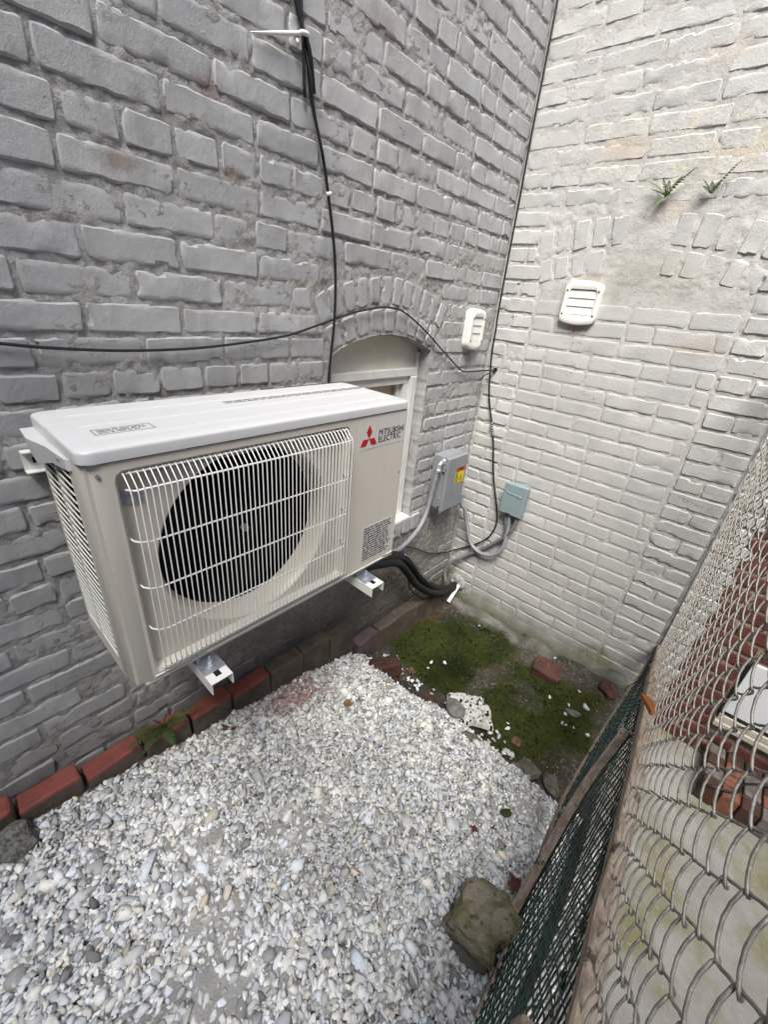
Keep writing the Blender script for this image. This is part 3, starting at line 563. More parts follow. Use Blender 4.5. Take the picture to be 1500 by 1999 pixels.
# moss cushions
n = 1800; X = rng.uniform(-.84, -.04, n); Y = rng.uniform(-1.12, -.12, n); pp = np.column_stack([X, Y, 0 * X]); ok = mossmask(X, Y) > .55; X, Y = X[ok], Y[ok]; n = len(X)
sz = np.exp(rng.normal(0, .35, n)) * .0050
stones('moss', np.column_stack([X, Y, gz(X, Y) + fbm(np.column_stack([X, Y, 0 * X]), 9, 21, 3) * .016 - .001]), np.stack([sz * 1.3, sz * 1.2, sz * .38], 1), M_mosst, 'dark green moss cushions on the sunken soil', np.ones((n, 3)), .2)

# ------------------------------------------------------------------ rough lumps
def lump(name, c, d, mat, label, cat, seed, rot=(0, 0, 0), rough=.18, cuts=6, parent=None, I=I2, F=F2, smooth=False, fine=.03, group=None):
    r = np.random.default_rng(seed); V = I.copy()
    for _ in range(cuts):
        nn = r.normal(size=3); nn /= np.linalg.norm(nn); dd = r.uniform(.5, .85); s = V @ nn; V = V - np.clip(s - dd, 0, None)[:, None] * nn
    V *= (1 + fbm(V + seed, 1.6, seed, 3) * rough * 2 + fbm(V + seed, 7, seed + 3, 3) * fine * 2)[:, None]
    V = V / np.abs(V).max(0) * (np.array(d) / 2); Rm = np.array(Matrix.Rotation(R_(rot[2]), 3, 'Z') @ Matrix.Rotation(R_(rot[1]), 3, 'Y') @ Matrix.Rotation(R_(rot[0]), 3, 'X')); V = V @ Rm.T + np.array(c)
    o = mesh(name, V, F, mat, parent, smooth); return tag(o, label, cat, group) if label else o
lump('rock', (-1.452, -1.048, -.60), (.165, .205, .14), M_rock, 'big mossy brown lump of rubble beside the fence foot', 'rock', 5, (0, 0, 35), .27, 10, I=I3, F=F3, fine=.075)
lump('rubble_chunk', (-2.158, -.135, -.515), (.105, .125, .10), M_cinder, 'rough grey cinder chunk against the red edging at the left', 'rubble', 9, (0, 0, 20), .15, 4, I=I3, F=F3, fine=.06)
lump('rubble_chunk', (-.82, -.935, -.825), (.10, .14, .07), M_concch, 'larger sandy concrete lump at the gravel edge', 'rubble', 12, (0, 0, 25), .24, 7, I=I3, F=F3, fine=.07)
lump('rubble_chunk', (-.80, -1.045, -.82), (.10, .07, .045), M_concch, 'small angular flat concrete piece near the fence', 'rubble', 15, (10, 8, 40), .05, 9, I=I3, F=F3, fine=.02)
lump('grey_stone', (-.815, -.605, -.790), (.075, .105, .055), M_greystone, 'smooth grey oval stone resting on the white holed chunk', 'stone', 21, (0, 0, -30), .08, 2, smooth=True, fine=.008)
lump('grey_stone', (-1.10, -.83, -.715), (.10, .09, .03), M_greystone, 'flat dark grey stone half buried in the gravel', 'stone', 24, (0, 0, 20), .10, 4, fine=.01)
lump('flat_stone', (-.365, -.985, -.868), (.05, .075, .016), M_concch, 'pale flat flake lying on green moss', 'stone', 27, (0, 0, 10), .12, 3, fine=.01)
lump('rubble_chunk', (-.90, -.70, -.79), (.06, .17, .045), M_concch, 'long brownish concrete strip below the white holed chunk', 'rubble', 30, (0, 0, 14), .08, 4, fine=.02)
lump('rubble_chunk', (-.10, -1.06, -.87), (.11, .09, .06), M_reddark, 'dark reddish rubble lump at the pale wall foot', 'rubble', 33, (0, 0, 10), .18, 4, fine=.03)
lump('rubble_chunk', (-1.02, -.66, -.735), (.035, .16, .03), M_greystone, 'narrow grey slate sliver sticking out of the gravel', 'rubble', 36, (0, 0, 28), .06, 4, fine=.01)
def loose_brick(c, rot, mat, label, d=(.10, .165, .055), seed=1):
    V, F = boxgeo(d, .006); bm = bmesh.new(); vs_ = [bm.verts.new(v) for v in V]; [bm.faces.new([vs_[i] for i in f]) for f in F]
    bmesh.ops.subdivide_edges(bm, edges=list(bm.edges), cuts=3, use_grid_fill=True); bm.verts.index_update(); V = np.array([v.co[:] for v in bm.verts]); F = [[v.index for v in f.verts] for f in bm.faces]; bm.free()
    nl = np.linalg.norm(V, axis=1)[:, None]; V = V * (1 + (fbm(V + seed, 24, seed, 3) * .09)[:, None]) - V / nl * (np.clip(vn(V + seed, 30, seed + 4), .1, 1) * .016)[:, None]
    Rm = np.array(Matrix.Rotation(R_(rot[2]), 3, 'Z') @ Matrix.Rotation(R_(rot[1]), 3, 'Y') @ Matrix.Rotation(R_(rot[0]), 3, 'X')); return tag(mesh('loose_brick', V @ Rm.T + np.array(c), F, mat, None, False), label, 'brick')
loose_brick((-.215, -.79, -.865), (4, -6, 6), M_redloose, 'loose red half brick by the foot of the pale wall', (.105, .135, .06), 3)
loose_brick((-.875, -.225, -.80), (0, 10, 62), M_reddark, 'dark red brick end half sunk where the gravel ends', (.09, .17, .07), 8)
loose_brick((-.84, -.47, -.845), (0, 14, 30), M_reddark, 'broken dark red brick stub beside the white holed chunk', (.07, .08, .05), 13)
# white chunk full of holes
nx = 64; a = np.linspace(-1, 1, nx); A, B = np.meshgrid(a, a, indexing='ij'); A = A.ravel(); B = B.ravel(); hp = rng.uniform(-.95, .95, (90, 2)); 
pit = np.zeros(len(A))
for h in hp: pit = np.maximum(pit, np.exp(-(((A - h[0]) ** 2 + (B - h[1]) ** 2) / .0032) ** 2))
rr = np.maximum(np.abs(A), np.abs(B)); th = np.arctan2(B, A); sc = 1 + .10 * np.sin(3 * th + 1) + .05 * np.sin(7 * th); p3 = np.column_stack([A, B, 0 * A])
Zc = .03 * (1 - np.clip((rr - .86) / .14, 0, 1) ** 2) + fbm(p3, 3, 5, 3) * .014 - pit * .012; X = A * .086 * sc; Y = B * .094 * sc; ca, sa = math.cos(R_(38)), math.sin(R_(38))
V = np.column_stack([-.745 + X * ca - Y * sa, -.635 + X * sa + Y * ca, -.842 + Zc + .14 * (-X) * .9]); F = gridfaces(nx, nx); mi = (pit[F].mean(1) > .42).astype(int)  # pit faces coloured dark as the shade inside the holes
tag(mesh('white_holed_chunk', V, F, [M_foamw, M_dark], None, True, mi), 'white broken chunk riddled with dark holes on the moss edge', 'rubble')

# ------------------------------------------------------------------ brick edging along the grey wall
edg = empty('brick_edging', (-1.4, -.06, -.9), 'row of upright edging blocks, the near ones painted red on top', 'edging')
E1 = [-2.30, -2.136, -1.995, -1.84, -1.696, -1.549, -1.388, -1.232, -1.086, -.928]; Zt = [-.45, -.462, -.492, -.522, -.532, -.543, -.556, -.556, -.568, -.60]
def eblock(x0, x1, z0, z1, y0, y1, mat, seed):
    d = (x1 - x0, y1 - y0, z1 - z0); V, F = boxgeo(d, .009); bm = bmesh.new(); vs_ = [bm.verts.new(v) for v in V]; [bm.faces.new([vs_[i] for i in f]) for f in F]
    bmesh.ops.subdivide_edges(bm, edges=list(bm.edges), cuts=2, use_grid_fill=True); bm.verts.index_update(); V = np.array([v.co[:] for v in bm.verts]); F = [[v.index for v in f.verts] for f in bm.faces]
    nz = [f.normal.z for f in bm.faces]; bm.normal_update(); nz = [f.normal.z for f in bm.faces]; cz = [f.calc_center_median().z for f in bm.faces]; bm.free()
    V = V + np.column_stack([vn(V + seed, 25, 1), vn(V + seed, 25, 2), vn(V + seed, 25, 3)]) * .007
    ca = R_(random.uniform(-2.5, 2.5)); Rm = np.array(Matrix.Rotation(ca, 3, 'Z') @ Matrix.Rotation(R_(random.uniform(-2, 2)), 3, 'Y')); V = V @ Rm.T + np.array([(x0 + x1) / 2, (y0 + y1) / 2, (z0 + z1) / 2])
    mi = None
    if mat is M_redpaint: mi = [0 if (b > .3 or c > d[2] / 2 - .022) else 1 for b, c in zip(nz, cz)]
    return mesh('edging_block', V, F, [M_redpaint, M_edge] if mat is M_redpaint else mat, edg, False, mi)
for i in range(len(E1) - 1):
    zt = (Zt[i] + Zt[i + 1]) / 2 + random.uniform(-.006, .006); e = eblock(E1[i] + .003, E1[i + 1] - .003, zt - .20, zt, -.088, -.026, M_redpaint if i < 6 else M_edge, i)
    if i == 0: e['label'] = 'red-topped block'
E2 = [-.905, -.75, -.605, -.45, -.30, -.15]; Z2 = [-.738, -.742, -.742, -.742, -.765, -.79]
for i in range(len(E2) - 1): eblock(E2[i] + .003, E2[i + 1] - .003, -.98, (Z2[i] + Z2[i + 1]) / 2, -.092, -.03, [M_edgemauve, M_edge, M_edge, M_edge, M_edge][i], 20 + i)

# ------------------------------------------------------------------ outdoor unit
X0, X1, YF, YB, ZT = -1.885, -1.085, -.37, -.10, .516
ac = empty('outdoor_unit', ((X0 + X1) / 2, (YF + YB) / 2, -.03), 'white air conditioner outdoor unit hung on the grey wall', 'air conditioner')
GC = np.array([-1.577, .249]); GW, GH = .262, .2235
def rrect(t, w_, h_, r):     # point on a rounded rectangle at polar angle t
    c, s = math.cos(t), math.sin(t); k = min(w_ / max(abs(c), 1e-9), h_ / max(abs(s), 1e-9)); x, z = c * k, s * k
    if abs(x) > w_ - r and abs(z) > h_ - r:
        ccx, ccz = math.copysign(w_ - r, x), math.copysign(h_ - r, z); b_ = -(c * ccx + s * ccz); q_ = ccx * ccx + ccz * ccz - r * r; k = -b_ + math.sqrt(max(0, b_ * b_ - q_)); x, z = c * k, s * k
    return x, z
NT = 180; ang = np.linspace(0, 2 * math.pi, NT, endpoint=False)
# make sure the outer corners are hit exactly
fx0, fx1, fz0, fz1 = X0 + .036, X1 - .008, .012, .492
def outer(t):
    c, s = math.cos(t), math.sin(t); k = 9
    for lim, v in ((fx1 - GC[0], c), (fx0 - GC[0], c), (fz1 - GC[1], s), (fz0 - GC[1], s)):
        if abs(v) > 1e-9 and lim / v > 0: k = min(k, lim / v)
    return c * k, s * k
corner = [math.atan2(z - GC[1], x - GC[0]) % (2 * math.pi) for x in (fx0, fx1) for z in (fz0, fz1)]
for c_ in corner: ang[np.argmin(np.abs(ang - c_))] = c_
ang = np.sort(ang); NT = len(ang)
def ringpts(fn, y): return np.array([[GC[0] + fn(t)[0], y, GC[1] + fn(t)[1]] for t in ang])
FR = .205
seq = [ringpts(outer, YF), ringpts(lambda t: rrect(t, GW + .004, GH + .004, .018), YF), ringpts(lambda t: rrect(t, GW, GH, .016), YF + .004), ringpts(lambda t: rrect(t, GW - .006, GH - .004, .014), YF + .024)]
circ = lambda r: (lambda t: (r * math.cos(t), r * math.sin(t)))
seq += [ringpts(circ(.2175), YF + .025), ringpts(circ(.213), YF + .030), ringpts(circ(.208), YF + .042), ringpts(circ(FR), YF + .060), ringpts(circ(FR), YF + .085)]
V = np.concatenate(seq); F = []
for k in range(len(seq) - 1):
    for i in range(NT): F.append((k * NT + i, k * NT + (i + 1) % NT, (k + 1) * NT + (i + 1) % NT, (k + 1) * NT + i))
o = mesh('front_panel', V, F, M_cream, ac, True)
try: o.data.set_sharp_from_angle(angle=R_(35))
except Exception: pass
# shell: rounded left front edge, sides, bottom, back
mb = MB(); prof = [(fx0 + .0, YF)] + [(X0 + .036 - .036 * math.sin(t), YF + .036 - .036 * math.cos(t)) for t in np.linspace(0, math.pi / 2, 9)][1:] + [(X0, -.312)]
V = []; F = []
for i, (x, y) in enumerate(prof): V += [(x, y, .012), (x, y, fz1)]
for i in range(len(prof) - 1): F.append((2 * i + 2, 2 * i, 2 * i + 1, 2 * i + 3))
nb = len(V)     # lower rounding
for (x, y) in prof: V.append((x + .006, y + .006, .0))
for i in range(len(prof) - 1): F.append((2 * i, 2 * i + 2, nb + i + 1, nb + i))
m_ = MB().add(np.array(V), F); m_.bx(X0 + .02, fx1 + .002, YF + .0015, YF + .02, -.0005, .0125, bev=.005)
m_.bx(fx1, X1, YF + .001, YF + .06, .0, fz1, bev=.006)
m_.bx(X1 - .006, X1 + .0, YF + .06, YB, .0, fz1); m_.bx(X0 + .004, X1 - .002, YF + .03, YB, .001, .006); m_.bx(X0 + .002, X1 - .004, YB - .006, YB, .002, fz1)
# left side frame round the louvres
m_.bx(X0, X0 + .006, -.313, -.296, .004, .49); m_.bx(X0, X0 + .006, -.116, YB, .004, .49); m_.bx(X0, X0 + .006, -.296, -.116, .004, .045); m_.bx(X0, X0 + .006, -.296, -.116, .472, .49); m_.bx(X0 - .0012, X0 + .006, -.210, -.202, .045, .472)
m_.bx(X0 + .006, X0 + .012, -.36, -.35, .01, .49)
shell = m_.build('casing', M_cream, ac, False); 
for p in shell.data.polygons:
    if p.index < len(F): p.use_smooth = True
# grooves on the lower front edge
mb = MB(); mb.bx(-1.845, -1.775, YF - .0022, YF + .001, .0165, .0195, bev=.001); mb.bx(-1.735, -1.135, YF - .0022, YF + .001, .0105, .0135, bev=.001); mb.bx(-1.12, -1.09, YF - .0022, YF + .001, .0165, .0195, bev=.001); mb.build('trim_rib', M_white, ac)
# fan, coil and a black liner that paints the shade inside
mb = MB(); mb.bx(X0 + .03, X1 - .2, YB - .035, YB - .012, .02, .48); mb.bx(X0 + .03, X0 + .034, -.30, YB - .01, .02, .48); mb.bx(X0 + .036, X1 - .16, YF + .0865, YB - .012, .0075, .013); mb.bx(X1 - .22, X1 - .215, YF + .0865, YB - .012, .013, .48); mb.bx(X0 + .036, X1 - .16, YF + .0865, YB - .012, .476, .482); mb.build('coil_and_shade_liner', M_dark, ac)
Vr = []; Fr = []
for j, y in enumerate((YF + .0855, YF + .0855)):
    for t in ang: Vr.append((GC[0] + (FR * math.cos(t) if j == 0 else rrect(t, .27, .236, .01)[0]), y, GC[1] + (FR * math.sin(t) if j == 0 else rrect(t, .27, .236, .01)[1])))
for i in range(NT): Fr.append((i, (i + 1) % NT, NT + (i + 1) % NT, NT + i))
mesh('baffle', np.array(Vr), Fr, M_dark, ac)
mb = MB(); t = np.linspace(0, 2 * math.pi, 32, endpoint=False); Vh = []; 
for r_, y in ((.0, YF + .078), (.03, YF + .079), (.048, YF + .084), (.052, YF + .10), (.052, YF + .16)): Vh += [(GC[0] + r_ * math.cos(a_), y, GC[1] + r_ * math.sin(a_)) for a_ in t]
Fh = [(k * 32 + i, k * 32 + (i + 1) % 32, (k + 1) * 32 + (i + 1) % 32, (k + 1) * 32 + i) for k in range(4) for i in range(32)]
fan = mesh('fan', np.array(Vh), Fh, M_black, ac)
for b_ in range(3):
    Vb = []; nr, na = 10, 12
    for i in range(nr):
        r_ = .045 + (.195 - .045) * i / (nr - 1); sweep = .5 * (i / (nr - 1)) ** 1.5
        for j in range(na):
            a_ = b_ * 2 * math.pi / 3 + sweep + (j / (na - 1)) * (1.5 + .25 * i / nr); Vb.append((GC[0] + r_ * math.cos(a_), YF + .098 + .075 * (j / (na - 1)) - .012 * math.sin(math.pi * j / (na - 1)), GC[1] + r_ * math.sin(a_)))
    mesh('fan_blade', np.array(Vb), gridfaces(nr, na), M_black, fan)
MB().tube([(GC[0], YF + .066, GC[1]), (GC[0], YF + .08, GC[1])], .009, 6).tube([(GC[0], YF + .060, GC[1]), (GC[0], YF + .07, GC[1])], .004, 8).build('fan_nut', M_galv, fan)
# wire guard
guard = MB(); 
for z in (.345, .245, .145):
    guard.tube([(-1.836, YF + .022, z), (-1.834, YF - .004, z), (-1.826, YF - .016, z), (-1.812, YF - .0215, z), (-1.34, YF - .0215, z), (-1.326, YF - .014, z), (-1.319, YF + .012, z)], .0019, 6)
for (z, y) in ((.4445, YF - .0205), (.4675, YF + .004), (.0505, YF - .0205), (.031, YF - .004)): guard.tube([(-1.832, y + .012, z), (-1.822, y, z), (-1.33, y, z), (-1.322, y + .012, z)], .0021, 6)
for x in (-1.828, -1.66, -1.49, -1.328): guard.tube([(x, YF + .0, .466), (x, YF + .008, .469), (x, YF + .026, .466)], .002, 6)
gd = guard.build('wire_guard', M_white, ac, True)
wpts = [(0, YF + .014, .4685), (0, YF + .004, .4705), (0, YF - .004, .467), (0, YF - .021, .449), (0, YF - .024, .440), (0, YF - .024, .058), (0, YF - .021, .047), (0, YF - .006, .030), (0, YF + .004, .028)]
wv, wf = tubegeo(np.array(wpts) + [-1.829, 0, 0], .00135, 6, True, 0); w0 = mesh('guard_wire', wv, wf, M_white, gd)
NW = 48
for i in range(1, NW): cpy(w0, gd, ((-1.326 + 1.829) * i / (NW - 1), 0, 0))
# foil-like strip behind the top of the guard
MB().bx(-1.79, -1.34, YF + .0235, YF + .0245, .452, .468).bx(-1.836, -1.80, YF + .020, YF + .0235, .405, .43).build('inner_strip', M_galv, ac)
# louvre slats on the left side
sv, sf = boxgeo((.0018, .088, .0135), .0); Rm = np.array(Matrix.Rotation(R_(-28), 3, 'Y')); s0 = None
for c_ in (-.252, -.160):
    for i in range(27):
        z = .052 + i * .0157
        if s0 is None: s0 = mesh('louvre_slat', sv @ Rm.T + [X0 + .0030, c_, z], sf, M_white, ac, False); base_ = (c_, z)
        else: cpy(s0, ac, (0, c_ - base_[0], z - base_[1]))
# lid
lid = MB(); lw, ldp = (X1 - X0) / 2 + .002, (YB - YF) / 2 + .0035; lcx, lcy = (X0 + X1) / 2, (YF + YB) / 2; la = np.linspace(0, 2 * math.pi, 120, endpoint=False)
for cx_ in (1, -1):      # hit the corners of the outline
    for cy_ in (1, -1):
        b_ = math.atan2(cy_ * ldp, cx_ * lw) % (2 * math.pi); la = np.append(la, np.linspace(b_ - .06, b_ + .06, 15))
la = np.sort(la % (2 * math.pi)); nl_ = len(la); Vl = []
for (ins, z) in ((.0, .4945), (.0, ZT - .006), (.0006, ZT - .0032), (.002, ZT - .0012), (.005, ZT), (.03, ZT)): Vl += [(lcx + x_, lcy + y_, z) for x_, y_ in (rrect(t_, lw - ins, ldp - ins, .022) for t_ in la)]
Fl = [(k * nl_ + i, k * nl_ + (i + 1) % nl_, (k + 1) * nl_ + (i + 1) % nl_, (k + 1) * nl_ + i) for k in range(5) for i in range(nl_)] + [tuple(5 * nl_ + i for i in range(nl_)), tuple(range(nl_))[::-1]]
lid.add(np.array(Vl), Fl); lo_ = lid.build('lid', M_lid, ac, True)
try: lo_.data.set_sharp_from_angle(angle=R_(50))
except Exception: pass
mb = MB()
for (y0, y1) in ((-.160, -.106), (-.238, -.171), (-.316, -.248)): mb.bx(-1.846, -1.10, y0, y1, ZT - .002, ZT + .0016, bev=.0016)
mb.build('lid_panel', M_lid, lo_, False)
mb = MB()    # print that is too small to read: rows of short dashes
def dashes(mb, f, x0, x1, y0, y1, nrow, seed, fill=.72, ch=.0042):
    r = random.Random(seed); hh = (y1 - y0) / nrow
    for i in range(nrow):
        x = x0; end = x1 - r.uniform(0, .18) * (x1 - x0) * (1 if i else .2)
        while x < end:
            for _ in range(r.randint(2, 8)):
                wd = ch * r.uniform(.5, .75); q_ = (x, min(x + wd, x1), y1 - hh * (i + fill), y1 - hh * i - hh * .12); x += ch
                if x > end: break
                f(mb, q_)
            x += ch * .8
fl = lambda mb, q_: mb.bx(q_[0], q_[1], q_[2], q_[3], ZT + .0014, ZT + .0019)
dashes(mb, fl, -1.545, -1.085, -.203, -.180, 2, 3); dashes(mb, fl, -1.38, -1.08, -.109, -.0935 + .0, 2, 4, ch=.0036)
dashes(mb, fl, -1.830, -1.750, -.299, -.275, 3, 5, ch=.0032)
for b_ in ((-1.837, -1.742, -.3035, -.3022), (-1.837, -1.742, -.2715, -.2702), (-1.837, -1.8357, -.3035, -.2702), (-1.7433, -1.742, -.3035, -.2702)): mb.bx(*b_, ZT + .0014, ZT + .0019)
mb.build('lid_print', M_lgry, lo_)
# hand grip moulding on the left side under the lid, and its screw
mb = MB(); V = []; cs = [(-.03, .0, .486, .452), (-.045, .022, .492, .447), (-.11, .026, .492, .444), (-.17, .012, .491, .462), (-.245, .006, .491, .470), (-.25, .0, .49, .472)]
for (y, d, zt, zb) in cs: V += [(X0 + .001, y - .07, zt), (X0 - d, y - .07, zt), (X0 - d * .75, y - .07, zb), (X0 + .001, y - .07, zb)]
F = [(0, 1, 2, 3)[::-1], tuple((len(cs) - 1) * 4 + i for i in range(4))]
for k in range(len(cs) - 1):
    for i in range(4): F.append((k * 4 + i, k * 4 + (i + 1) % 4, k * 4 + 4 + (i + 1) % 4, k * 4 + 4 + i))
mb.add(np.array(V), F); mb.build('hand_grip', M_lid, ac)
MB().tube([(X0 - .001, -.285, .484), (X0 - .010, -.285, .484)], .0045, 8).build('screw', M_galv, ac)
for xs_, zs_ in ((-1.30, .006), (-1.10, .30), (-1.865, .47)): MB().tube([(xs_, YF + .004, zs_ + .004), (xs_, YF - .0016, zs_ + .004)], .0034, 8).build('screw', M_galv, ac)
MB().tube([(-1.754, YF + .002, .012), (-1.754, YF - .0025, .012)], .004, 8).build('screw', M_galv, ac)
# maker's badge: three red diamonds and two lines of lettering on a clear film
badge = MB().bx(-1.282, -1.098, YF - .0006, YF + .0005, .402, .4865).build('badge', M_stick, ac)
c0 = np.array([-1.2435, .4305]); L_ = .0205; dm = MB()
for a_ in (90, 210, 330):
    a_ = R_(a_); d0 = np.array([math.cos(a_), math.sin(a_)]); s1 = np.array([math.cos(a_ + R_(30)), math.sin(a_ + R_(30))]); s2 = np.array([math.cos(a_ - R_(30)), math.sin(a_ - R_(30))])
    P4 = [c0 + d0 * .0006, c0 + d0 * .0006 + s2 * L_, c0 + d0 * .0006 + (s1 + s2) * L_, c0 + d0 * .0006 + s1 * L_]
    Vq = [(p[0], y, p[1]) for y in (YF - .0015, YF + .0) for p in P4]; dm.add(np.array(Vq), [(3, 2, 1, 0)[::-1], (4, 5, 6, 7)[::-1], (0, 1, 5, 4), (1, 2, 6, 5), (2, 3, 7, 6), (3, 0, 4, 7)])
dm.build('badge_emblem', M_lred, badge)
def text(s, x, z, size, mat, parent, width=None, y=YF - .0013, rot=None, name='badge_lettering'):
    cu = bpy.data.curves.new(name, 'FONT'); cu.body = s; cu.size = size; cu.extrude = .0002; cu.offset = 0.0; cu.space_character = 1.08; o_ = bpy.data.objects.new('tmp', cu); col.objects.link(o_); bpy.context.view_layer.update()
    me = bpy.data.meshes.new_from_object(o_.evaluated_get(bpy.context.evaluated_depsgraph_get())); bpy.data.objects.remove(o_); v_ = np.array([v.co[:] for v in me.vertices]); me.name = name
    if width: v_[:, 0] *= width / v_[:, 0].max()
    nv_ = np.column_stack([x + v_[:, 0], y - v_[:, 2], z + v_[:, 1]]) if rot is None else rot(v_); c_ = nv_.mean(0); me.vertices.foreach_set('co', (nv_ - c_).ravel()); me.update(); return link(name, me, mat, parent, c_)
text('MITSUBISHI', -1.2065, .4335, .0235, M_lblk, badge, .105); text('ELECTRIC', -1.2065, .4145, .0235, M_lblk, badge, .094)
spec_ = MB().bx(-1.238, -1.101, YF - .0005, YF + .0005, .032, .158).build('rating_label', M_stick, ac)
mb = MB(); dashes(mb, lambda m2, q_: m2.bx(q_[0], q_[1], YF - .0012, YF + .0, q_[2], q_[3]), -1.234, -1.106, .036, .154, 14, 8, fill=.66, ch=.0046); mb.build('rating_print', M_lgry, spec_)

# ------------------------------------------------------------------ wall bracket
br = empty('wall_bracket', (-1.48, 0, -.06), 'white enamelled steel bracket carrying the outdoor unit', 'bracket')
mb = MB(); mb.bx(-1.905, -1.12, -.010, -.007, .372, .418); mb.bx(-1.905, -1.12, -.028, -.010, .372, .3745); mb.bx(-1.905, -1.12, -.028, -.010, .4155, .418); mb.build('rail', M_white, br)
MB().tube([(-1.888, -.0101, .395), (-1.868, -.0101, .395)], .0065, 10).build('slot', M_dark, br)
def arm(xc, hw):
    mb = MB(); mb.bx(xc - hw, xc + hw, -.428, -.008, -.033, -.030, bev=.001); mb.bx(xc - hw, xc - hw + .0025, -.428, -.008, -.062, -.0315); mb.bx(xc + hw - .0025, xc + hw, -.428, -.008, -.062, -.0315)
    mb.bx(xc - hw, xc + hw, -.035, -.006, -.06, .38); a_ = mb.build('arm', M_white, br)
    MB().bx(xc - .007, xc + .007, -.414, -.385, -.0302, -.0290, bev=.004).build('slot', M_dark, a_)
    p = MB(); p.bx(xc - .026, xc + .026, -.398, -.345, -.030, -.0268, bev=.004); p.bx(xc - .022, xc + .018, -.356, -.352, -.028, -.004, bev=.001); p.build('foot_plate', M_galv, a_)
    b2 = MB(); b2.tube([(xc, -.374, -.0272), (xc, -.374, -.0235)], .0125, 14).tube([(xc, -.374, -.0240), (xc, -.374, -.0130)], .0078, 6).tube([(xc, -.374, -.014), (xc, -.374, -.004)], .0038, 8).build('bolt', M_galv, a_)
arm(-1.732, .026); arm(-1.213, .027)

# ------------------------------------------------------------------ cables and pipes
C = lambda l: np.array(l, float)
tag(tube('wall_cable', [(-1.215, -.012, 1.62), (-1.212, -.012, 1.42), (-1.201, -.012, 1.333), (-1.18, -.013, 1.292), (-1.169, -.013, 1.252), (-1.152, -.012, 1.176), (-1.116, -.012, 1.086), (-1.093, -.012, 1.005), (-1.068, -.012, .899), (-1.057, -.013, .808), (-1.060, -.018, .695), (-1.064, -.012, .589), (-1.072, -.012, .50), (-1.075, -.012, .35)], .0042, M_cable, None, 8, 8), 'thick black cable running down the grey wall behind the unit', 'cable')
tag(tube('cut_cable', [(-1.196, -.010, 1.62), (-1.193, -.011, 1.42), (-1.186, -.013, 1.320), (-1.180, -.012, 1.28), (-1.174, -.011, 1.180)], .0040, M_cable, None, 8, 6), 'longer of two cut black cable ends on the grey wall', 'cable')
tag(tube('cut_cable', [(-1.222, -.010, 1.62), (-1.205, -.011, 1.42), (-1.190, -.012, 1.315), (-1.168, -.022, 1.26), (-1.147, -.014, 1.193)], .0044, M_cable, None, 8, 6), 'shorter thicker cut black cable end beside the main cable', 'cable')
tag(tube('cut_cable', [(-1.186, -.007, 1.62), (-1.185, -.008, 1.42), (-1.182, -.008, 1.335), (-1.178, -.009, 1.28), (-1.164, -.02, 1.22), (-1.152, -.0165, 1.17), (-1.12, -.0165, 1.082)], .0034, M_cable, None, 8, 6), 'thin black cable strapped along the main cable', 'cable')
t_ = empty('cable_tie', (-1.25, -.012, 1.25), 'off-white nail-in cable tie pointing left on the grey wall', 'cable tie')
mb = MB(); mb.tube([(-1.318, -.008, 1.241), (-1.25, -.016, 1.262), (-1.196, -.016, 1.281)], [.0012, .0045, .0048], 6, 0, True, 6); mb.build('strap', M_vent, t_, True)
mb = MB(); mb.tube([(-1.199, -.010, 1.277), (-1.192, -.022, 1.283), (-1.176, -.023, 1.285), (-1.168, -.012, 1.284)], .0050, 8, 0, True, 5); mb.tube([(-1.202, -.012, 1.272), (-1.200, -.02, 1.262)], .0045, 8); mb.build('loop', M_vent, t_, True)
MB().tube([(-1.099, -.012, 1.003), (-1.089, -.016, 1.0052), (-1.086, -.012, 1.007)], .0048, 8).build('small_tie', M_pvc, None, True); tag(bpy.data.objects['small_tie'], 'tiny white clip round the black cable above the arch', 'clip')
tag(tube('sagging_cable', [(-2.4, -.012, .70), (-2.1, -.012, .655), (-1.884, -.012, .624), (-1.79, -.012, .614), (-1.668, -.013, .608), (-1.515, -.013, .611), (-1.372, -.013, .624), (-1.238, -.013, .642), (-1.124, -.014, .672), (-1.06, -.0135, .690), (-.974, -.014, .713), (-.853, -.014, .734), (-.786, -.014, .736), (-.712, -.014, .724), (-.573, -.013, .665), (-.404, -.013, .575), (-.256, -.013, .500), (-.18, -.014, .488), (-.06, -.03, .490), (-.004, -.06, .495)], .0033, M_cable, None, 8, 8), 'thin black cable sagging across the grey wall over the arch', 'cable')
cc = [(-.012, -.006, 2.3), (-.018, -.012, 1.95), (-.022, -.020, 1.762), (-.022, -.020, 1.562), (-.020, -.018, 1.403), (-.012, -.016, 1.171), (-.020, -.020, 1.018), (-.018, -.022, .752), (-.024, -.03, .684), (-.022, -.03, .60), (-.011, -.035, .50), (-.010, -.062, .348), (-.010, -.125, .174), (-.010, -.178, -.041), (-.010, -.245, -.233), (-.010, -.254, -.327), (-.010, -.217, -.419), (-.010, -.132, -.505), (-.016, -.041, -.575), (-.086, -.012, -.58), (-.26, -.012, -.515), (-.398, -.012, -.431), (-.497, -.012, -.378), (-.62, -.012, -.36)]
tag(tube('corner_cable', cc, .0041, M_cable, None, 8, 8), 'black cable running down the corner and looping on the pale wall', 'cable')
tag(tube('cable_stub', [(-.004, -.058, .496), (-.02, -.055, .488), (-.06, -.034, .466), (-.085, -.03, .444)], .0034, M_cable, None, 8, 6), 'short cut end of black cable poking out of the wall hole', 'cable')
mb = MB(); mb.tube([(.002, -.058, .496), (-.008, -.058, .496)], .010, 10); tag(mb.build('wall_hole', M_dark), 'dark drilled hole in the pale wall with cables', 'hole')
mb = MB()
